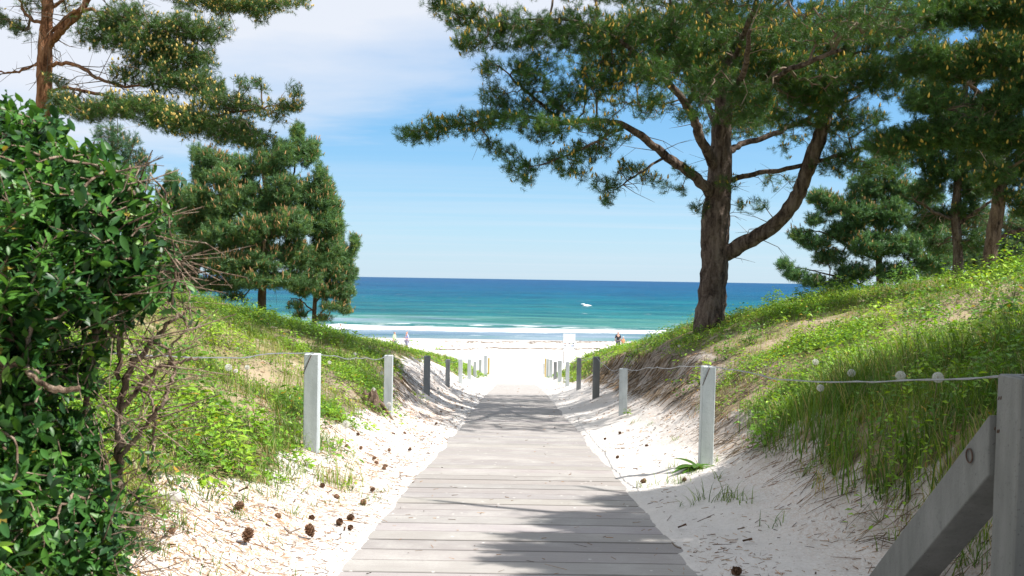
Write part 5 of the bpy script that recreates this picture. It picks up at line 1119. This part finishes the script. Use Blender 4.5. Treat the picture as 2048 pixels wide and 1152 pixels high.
def stump():
    p = hit(738, 812); r = np.random.default_rng(4); z = float(H(p[0], p[1])); A = Acc(); base = np.array([p[0], p[1]+.1, z])
    A.add(*tube(base+np.array([(0, 0, -.15), (.01, 0, 0), (.02, .01, .10), (.0, .02, .17)]), [.16, .12, .10, .085], 14, True, .5, 3))
    for a in np.linspace(0, 6.28, 9)[:-1]:
        e = np.array([math.cos(a), math.sin(a)*.6, 0]); P = [base+e*.07+[0, 0, .05], base+e*.17+[0, 0, .0], base+e*.32]; P[2][2] = float(H(P[2][0], P[2][1]))-.01
        A.add(*tube(catmull(P, 4), np.linspace(.04, .012, 9), 7, True, .3, int(a*9)))
    for k in range(10):
        a = k*.63; q = base+np.array([.08*math.cos(a), .08*math.sin(a), .13]); A.add(*tube([q, q+[0, 0, r.uniform(.03, .09)]], [.02, .004], 4))
    tagp(link('tree_stump', A.mesh('tree_stump', True), M_bark_dk), 'dark rotten tree stump in the hollow left of the blotchy second left post', 'stump')
stump()
def plantlet():
    p = hit(1395, 935); r = np.random.default_rng(12); A = Acc(); tv, tf = leaf_template(5, .3, .15, .3)
    m = 16; az = np.r_[np.linspace(2.2, 4.4, 10), np.linspace(-1.6, 1.2, 6)]; dip = r.uniform(.0, .5, m); Yd = np.stack([np.cos(az)*np.cos(dip), np.sin(az)*np.cos(dip), np.sin(dip)], 1)
    Xd = nrm(np.cross(Yd, [0, 0, 1.])); Zd = np.cross(Xd, Yd); pos = np.tile([p[0], p[1]-.03, float(H(p[0], p[1]))+.005], (m, 1))
    A.add(*inst(tv, tf, pos, Xd, Yd, Zd, r.uniform(.13, .26, m), np.array([.10, .22, .035])*r.uniform(.5, 1.2, (m, 1))))
    tagp(link('rosette_weed', A.mesh('rosette_weed', True), M_weed), 'flat dandelion leaves at the foot of the pale leaning right post', 'plant')
plantlet()
# washed up seaweed along the beach
def seaweed():
    r = np.random.default_rng(15); A = Acc()
    for (py, n, sp_) in ((684, 150, 1.2), (698, 190, .8), (690, 50, 2.5)):
        for k in range(n):
            px = r.uniform(880, 1220); p = hit(px, py+r.normal(0, sp_)+3*float(fbm(np.array(px*.01), np.array(py*1.))), 0, 58); m = 5
            q = p+np.c_[r.normal(0, .25, m), r.normal(0, .12, m), np.zeros(m)]; q[:, 2] = H(q[:, 0], q[:, 1])+.004
            az = r.random(m)*6.28; e = q+np.stack([np.cos(az)*.22, np.sin(az)*.14, np.full(m, .02)], 1); w = r.uniform(.006, .028, m)
            V, Fs = frusta(q, e, w, w*.5, 4); A.add(V, Fs, np.array([.16, .13, .10])*r.uniform(.7, 1.8))
    tagp(link('seaweed', A.mesh('seaweed'), M_vcol), 'broken line of dry seaweed washed up on the beach', 'seaweed', kind='stuff')
seaweed()
def whitecap():
    p = hit(1174, 613, 0, 150, 400); d = 6.3/(613-560.4)*2000; p = P3(1174, 614, d); r = np.random.default_rng(5); bm = bmesh.new(); bmesh.ops.create_icosphere(bm, subdivisions=4, radius=1)
    for v in bm.verts:
        c = v.co.copy(); n = 1+.45*float(fbm(np.array(c.x*2.2+c.z*2), np.array(c.y*2.2+7), 4)); v.co = Vector((c.x*1.05*n, c.y*.6*n, c.z*.34*n*(1-.35*c.x)))
    for (ox, oz, s) in ((-.95, .42, .3),):
        g = bmesh.ops.create_icosphere(bm, subdivisions=3, radius=s)
        for v in g['verts']: v.co = Vector((v.co.x*1.9+ox, v.co.y+.3, v.co.z*.4+oz))
    me = bpy.data.meshes.new('breaking_wave'); bm.to_mesh(me); bm.free(); o = link('breaking_wave', me, m_plain('sea_foam', (.88, .88, .87), .9, 0, .05, 3)); o.location = (p[0], p[1], .12)
    tagp(o, 'single white burst of foam breaking far out on the turquoise sea', 'wave')
whitecap()
# information board on the beach
def sign():
    d = 88; c = P3(1138.5, 681, d); w = 1.03; top = P3(1138.5, 667.5, d)[2]; bot = P3(1138.5, 695, d)[2]; g = float(H(c[0], d)); root = empty('information_board', (c[0], d, g))
    tagp(root, 'white information board with two rows of small coloured pictograms at the beach entrance', 'sign')
    Mw = m_plain('white_board', (.82, .85, .86), .5, 0, .03, 3)
    def bx(name, x0, x1, y0, y1, z0, z1, mat, par=root):
        V = [(x0, y0, z0), (x1, y0, z0), (x1, y1, z0), (x0, y1, z0), (x0, y0, z1), (x1, y0, z1), (x1, y1, z1), (x0, y1, z1)]
        return link(name, _m((V, [[(3, 2, 1, 0), (4, 5, 6, 7), (0, 1, 5, 4), (1, 2, 6, 5), (2, 3, 7, 6), (3, 0, 4, 7)]]), False), mat, par)
    x0, x1 = c[0]-w/2, c[0]+w/2
    pan = bx('panel', x0, x1, d-.02, d+.02, bot, top, Mw)
    for xx in (x0-.03, x1-.03): bx('leg', xx, xx+.06, d+.021, d+.08, g-.3, top+.03, M_post)
    bx('lower_panel', x0+.06, x1-.08, d-.01, d+.015, g-.02, bot-.02, m_plain('pale_blue_board', (.70, .75, .82), .5, 0, .08, 2))
    cols = {'orange': (.6, .28, .15), 'dark': (.12, .11, .13), 'blue': (.2, .28, .6), 'sky': (.45, .7, .85), 'green': (.35, .45, .12), 'grey': (.5, .52, .55)}
    mt = {k: m_plain('sign_'+k, v, .5, 0, .05, 5) for k, v in cols.items()}
    def dot(cx_, cz, wx, hz, m):
        a = np.linspace(0, 2*np.pi, 13)[:-1]; V = [(cx_+wx*math.cos(t), d-.026, cz+hz*math.sin(t)) for t in a]+[(cx_+wx*math.cos(t), d-.021, cz+hz*math.sin(t)) for t in a]
        link('pictogram', _m((V, [[tuple(range(11, -1, -1))], [(k, (k+1) % 12, 12+(k+1) % 12, 12+k) for k in range(12)]]), False), mt[m], pan)
    H_ = top-bot
    for (fx, fz, wx, hz, m) in [(.12, .345, .11, .035, 'sky'), (.13, .27, .12, .03, 'orange'), (.5, .30, .07, .05, 'dark'), (.38, .28, .03, .03, 'orange'), (.66, .28, .05, .03, 'green'), (.82, .30, .07, .06, 'dark'), (.13, .12, .11, .035, 'dark'), (.47, .12, .06, .025, 'green'), (.72, .12, .08, .05, 'blue'), (.85, .13, .05, .05, 'dark')]:
        dot(x0+w*fx+.03, bot+H_*fz, wx*w, hz*w, m)
    bx('heading', x0+.12, x1-.12, d-.024, d-.0205, top-.13, top-.085, mt['grey'], pan)
    for k in range(5): bx('text_line', x0+.10, x1-.10-.1*(k % 2), d-.023, d-.0205, top-.24-.09*k, top-.225-.09*k, m_plain('sign_text', (.62, .65, .68), .5, 0, .02, 5), pan)
sign()
p = P3(1127.3, 702, 72); tagp(link('thin_stake', _m(box_post(p[0], p[1], float(H(p[0], p[1]))-.2, p[2], .05), False), M_postdark), 'thin dark stake in the beach sand below the white information board', 'stake')

# ------------------------------------------------------------ people on the beach
def skin_obj(name, pts, edges, rad, mat, parent, sub=2):
    me = bpy.data.meshes.new(name); me.from_pydata([tuple(p) for p in pts], edges, []); o = bpy.data.objects.new(name, me); col.objects.link(o)
    md = o.modifiers.new('skin', 'SKIN'); 
    for k, v in enumerate(me.skin_vertices[0].data):
        rr = rad[k]; v.radius = rr if isinstance(rr, tuple) else (rr, rr); v.use_root = (k == 0)
    m2 = o.modifiers.new('sub', 'SUBSURF'); m2.levels = sub; m2.render_levels = sub
    dg = bpy.context.evaluated_depsgraph_get(); ev = o.evaluated_get(dg); nm = bpy.data.meshes.new_from_object(ev, depsgraph=dg)
    o.modifiers.clear(); o.data = nm; nm.materials.clear(); nm.materials.append(mat)
    nm.polygons.foreach_set('use_smooth', [True]*len(nm.polygons)); o.parent = parent
    return o
M_skin = m_plain('skin', (.55, .33, .24), .6, 0, .06, 8); M_skinr = m_plain('sunburnt_skin', (.62, .30, .20), .6, 0, .06, 8)
def person(label, px, ytop, d, hgt, face, top_c, bot_c, hair_c, stride=.0, arm=0, skin=M_skin, long=False, cap=None, bend=0):
    t = P3(px, ytop, d); x, y = t[0], t[1]; g = float(H(x, y)); root = empty('person', (x, y, g)); tagp(root, label, 'person'); s = hgt/1.75
    root.rotation_euler = (0, 0, face); root.scale = (s, s, s)
    f = bend
    B = {'pel': (0, 0, .95), 'wst': (0, -.02*f, 1.10), 'chs': (0, -.12*f, 1.32), 'nck': (0, -.2*f, 1.50), 'hd0': (0, -.24*f-.01, 1.60), 'hd1': (0, -.27*f-.01, 1.69), 'nose': (0, -.27*f-.09, 1.63),
         'shL': (.17, -.15*f, 1.42), 'elL': (.24, -.18*f+.04, 1.15), 'haL': (.25, -.22*f-.08-.12*arm, .92+.2*arm), 'shR': (-.17, -.15*f, 1.42), 'elR': (-.24, -.18*f+.02, 1.15), 'haR': (-.25, -.22*f-.02-.1*arm, .90+.3*arm),
         'hpL': (.09, 0, .90), 'knL': (.10, -stride*.5, .50), 'anL': (.10, -stride*.6+.02, .09), 'toL': (.11, -stride*.6-.14, .03), 'hpR': (-.09, 0, .90), 'knR': (-.10, stride*.25, .50), 'anR': (-.10, stride+.02, .10), 'toR': (-.11, stride-.12, .03)}
    names = list(B); ix = {n: i for i, n in enumerate(names)}
    E = [('pel', 'wst'), ('wst', 'chs'), ('chs', 'nck'), ('nck', 'hd0'), ('hd0', 'hd1'), ('hd0', 'nose'), ('chs', 'shL'), ('shL', 'elL'), ('elL', 'haL'), ('chs', 'shR'), ('shR', 'elR'), ('elR', 'haR'), ('pel', 'hpL'), ('hpL', 'knL'), ('knL', 'anL'), ('anL', 'toL'), ('pel', 'hpR'), ('hpR', 'knR'), ('knR', 'anR'), ('anR', 'toR')]
    rad = {'pel': (.15, .11), 'wst': (.13, .10), 'chs': (.155, .11), 'nck': .055, 'hd0': .085, 'hd1': .08, 'nose': .015, 'sh': .062, 'el': .043, 'ha': .032, 'hp': .09, 'kn': .058, 'an': .038, 'to': .032}
    pts = [B[n] for n in names]; rr = [rad.get(n, rad.get(n[:2])) for n in names]; ed = [(ix[a], ix[b]) for a, b in E]
    for sd in 'LR':
        hnd = np.array(B['ha'+sd]); el = np.array(B['el'+sd]); dv = (hnd-el)/np.linalg.norm(hnd-el); sx = np.array([0, 1., 0])
        for k in range(4):
            a = len(pts); pts += [tuple(hnd+dv*.05+sx*(k-1.5)*.019), tuple(hnd+dv*(.10-.008*abs(k-1.3))+sx*(k-1.5)*.020+[0, -.01, 0])]; rr += [.008, .007]; ed += [(ix['ha'+sd], a), (a, a+1)]
        a = len(pts); pts.append(tuple(hnd+dv*.03-sx*.05)); rr.append(.009); ed.append((ix['ha'+sd], a))
    skin_obj('body', pts, ed, rr, skin, root)
    def sub(ns, es, grow_, name, mat, over=None):
        P = [B[n] for n in ns]; rr = [rad.get(n, rad.get(n[:2])) for n in ns]; rr = [tuple(v*grow_ for v in q) if isinstance(q, tuple) else q*grow_ for q in rr]
        if over: P, rr = over(P, rr)
        return skin_obj(name, P, [(ns.index(a), ns.index(b)) for a, b in es], rr, mat, root)
    sub(['chs', 'wst', 'pel', 'shL', 'elL', 'shR', 'elR'], [('chs', 'wst'), ('wst', 'pel'), ('chs', 'shL'), ('shL', 'elL'), ('chs', 'shR'), ('shR', 'elR')], 1.22, 'shirt', m_plain('cloth_top', top_c, .8, 0, .1, 12))
    sub(['pel', 'hpL', 'knL', 'hpR', 'knR'], [('pel', 'hpL'), ('hpL', 'knL'), ('pel', 'hpR'), ('hpR', 'knR')], 1.2, 'shorts', m_plain('cloth_bottom', bot_c, .8, 0, .1, 12))
    hc = np.array(B['hd1']); hp = [hc+[0, .03, .015], hc+[0, .06, -.05]]+([hc+[0, .09, -.2]] if long else []); skin_obj('hair', hp, [(i, i+1) for i in range(len(hp)-1)], [.10, .075, .05][:len(hp)], m_plain('hair', hair_c, .7, 0, .2, 30), root)
    if cap: skin_obj('cap', [hc+[0, .02, .05], hc+[0, -.12, .035]], [(0, 1)], [(.10, .06), (.06, .012)], m_plain('cap_cloth', cap, .8), root)
person('person in a white shirt and navy shorts walking along the water', 681, 645, 95, 1.75, R(80), (.82, .82, .85), (.02, .06, .22), (.06, .045, .04), stride=.22)
person('person in a navy top mostly hidden behind the thin trunk of the small pine', 633.5, 646, 95, 1.72, R(100), (.03, .06, .2), (.05, .06, .09), (.5, .3, .22), stride=.1, cap=(.75, .62, .55))
person('dark haired person in a light green top on the beach behind the left dune', 789, 667, 82, 1.66, R(70), (.48, .70, .38), (.25, .3, .3), (.07, .045, .04), stride=.1)
person('red blond person in a lilac blue shirt on the beach behind the left dune', 814, 664.5, 82, 1.70, R(-60), (.42, .45, .72), (.3, .3, .4), (.55, .26, .12), arm=1, skin=M_skinr)
person('red haired person in a black top facing the boardwalk above the right dune', 1236.5, 663, 87, 1.74, R(5), (.02, .02, .025), (.05, .05, .07), (.28, .03, .03), long=True)
person('child in a salmon top and white cap beside the person in black', 1246.5, 673, 87, 1.28, R(20), (.62, .25, .16), (.6, .55, .5), (.35, .2, .12), cap=(.8, .8, .78), arm=1, skin=M_skinr)

# ------------------------------------------------------------ light, sky, camera
sun = bpy.data.lights.new('sun', 'SUN'); sun.energy = 5.0; sun.angle = R(.5); sun.color = (1, .955, .89)
so = bpy.data.objects.new('sun', sun); col.objects.link(so)
so.rotation_euler = Vector(tuple(sdir)).to_track_quat('Z', 'Y').to_euler(); so.location = (20, -5, 40)
w = bpy.data.worlds.new('World'); sc.world = w; w.use_nodes = True; nt = w.node_tree
bg = nt.nodes['Background']; bg.inputs['Strength'].default_value = .12
sky = N(nt, 'ShaderNodeTexSky', sky_type='NISHITA'); sky.sun_disc = False; sky.sun_elevation = SUN_EL
sky.sun_rotation = math.pi/2-SUN_AZ; sky.altitude = 0; sky.air_density = 1.0; sky.dust_density = .6; sky.ozone_density = 1.0
tc = N(nt, 'ShaderNodeTexCoord'); g = tc.outputs['Generated']
sep = N(nt, 'ShaderNodeSeparateXYZ'); nt.links.new(g, sep.inputs[0])
zc = math_(nt, 'MAXIMUM', math_(nt, 'ADD', sep.outputs[2], .045), .02)
cu = math_(nt, 'DIVIDE', sep.outputs[0], zc); cv = math_(nt, 'DIVIDE', sep.outputs[1], zc)
cmb = N(nt, 'ShaderNodeCombineXYZ'); nt.links.new(cu, cmb.inputs[0]); nt.links.new(cv, cmb.inputs[1])
n1 = noise(nt, mapping(nt, cmb.outputs[0], (.40, .55, 1), (0, 0, R(-14)), (3.1, 1.7, 0)), 1.0, 7, .56, .25)
n2 = noise(nt, mapping(nt, cmb.outputs[0], (.16, .24, 1), (0, 0, 0), (7.3, 2.2, 0)), 1.0, 3, .5)
bias = math_(nt, 'ADD', math_(nt, 'MULTIPLY_ADD', sep.outputs[2], 2.5, -.365), math_(nt, 'MULTIPLY', sep.outputs[0], -.85))
cf = math_(nt, 'ADD', math_(nt, 'ADD', math_(nt, 'MULTIPLY', n1, .6), math_(nt, 'MULTIPLY', n2, .5)), bias)
cm = ramp(nt, cf, [(.64, (0, 0, 0)), (.74, (.5, .5, .5)), (.90, (.95, .95, .95))])
hs = N(nt, 'ShaderNodeHueSaturation'); hs.inputs['Saturation'].default_value = 1.15; nt.links.new(sky.outputs[0], hs.inputs['Color'])
low = ramp(nt, sep.outputs[2], [(0, (.35, .47, .57)), (.05, (.27, .44, .575)), (.13, (.145, .34, .555)), (.30, (.075, .235, .50))])
lowx = N(nt, 'ShaderNodeVectorMath', operation='SCALE'); nt.links.new(low, lowx.inputs[0]); lowx.inputs['Scale'].default_value = 8.1
lf = ramp(nt, sep.outputs[2], [(.30, (.85, .85, .85)), (.60, (0, 0, 0))])
base_sky = mixc(nt, lf, hs.outputs[0], lowx.outputs[0])
n3 = noise(nt, mapping(nt, cmb.outputs[0], (.10, .75, 1), (0, 0, R(4)), (1.3, 9.2, 0)), 1.0, 6, .6, .2)
stk = math_(nt, 'MULTIPLY', ramp(nt, n3, [(.47, (0, 0, 0)), (.72, (.38, .38, .38))]), ramp(nt, sep.outputs[2], [(.0, (.4, .4, .4)), (.05, (1, 1, 1)), (.09, (.8, .8, .8)), (.15, (.1, .1, .1))]))
base_sky = mixc(nt, stk, base_sky, (3.9, 4.15, 4.65))
skyc = mixc(nt, cm, base_sky, (4.15, 4.35, 4.75))
nt.links.new(skyc, bg.inputs['Color'])
cam = bpy.data.cameras.new('camera'); co = bpy.data.objects.new('camera', cam); col.objects.link(co)
cam.sensor_width = 36; cam.lens = 36*F/2048; cam.clip_end = 60000; cam.clip_start = .05
co.matrix_world = Matrix.Translation((0, 0, EZ)) @ M3.to_4x4()
cam.dof.use_dof = True; cam.dof.focus_distance = 11; cam.dof.aperture_fstop = 10
sc.camera = co
sc.render.engine = 'CYCLES'
sc.view_settings.view_transform = 'Standard'; sc.view_settings.look = 'None'; sc.view_settings.gamma = 1; sc.view_settings.use_curve_mapping = False
sc.view_settings.exposure = .78
try:
    sc.cycles.max_bounces = 6; sc.cycles.diffuse_bounces = 3; sc.cycles.transmission_bounces = 3; sc.cycles.glossy_bounces = 2
except Exception: pass
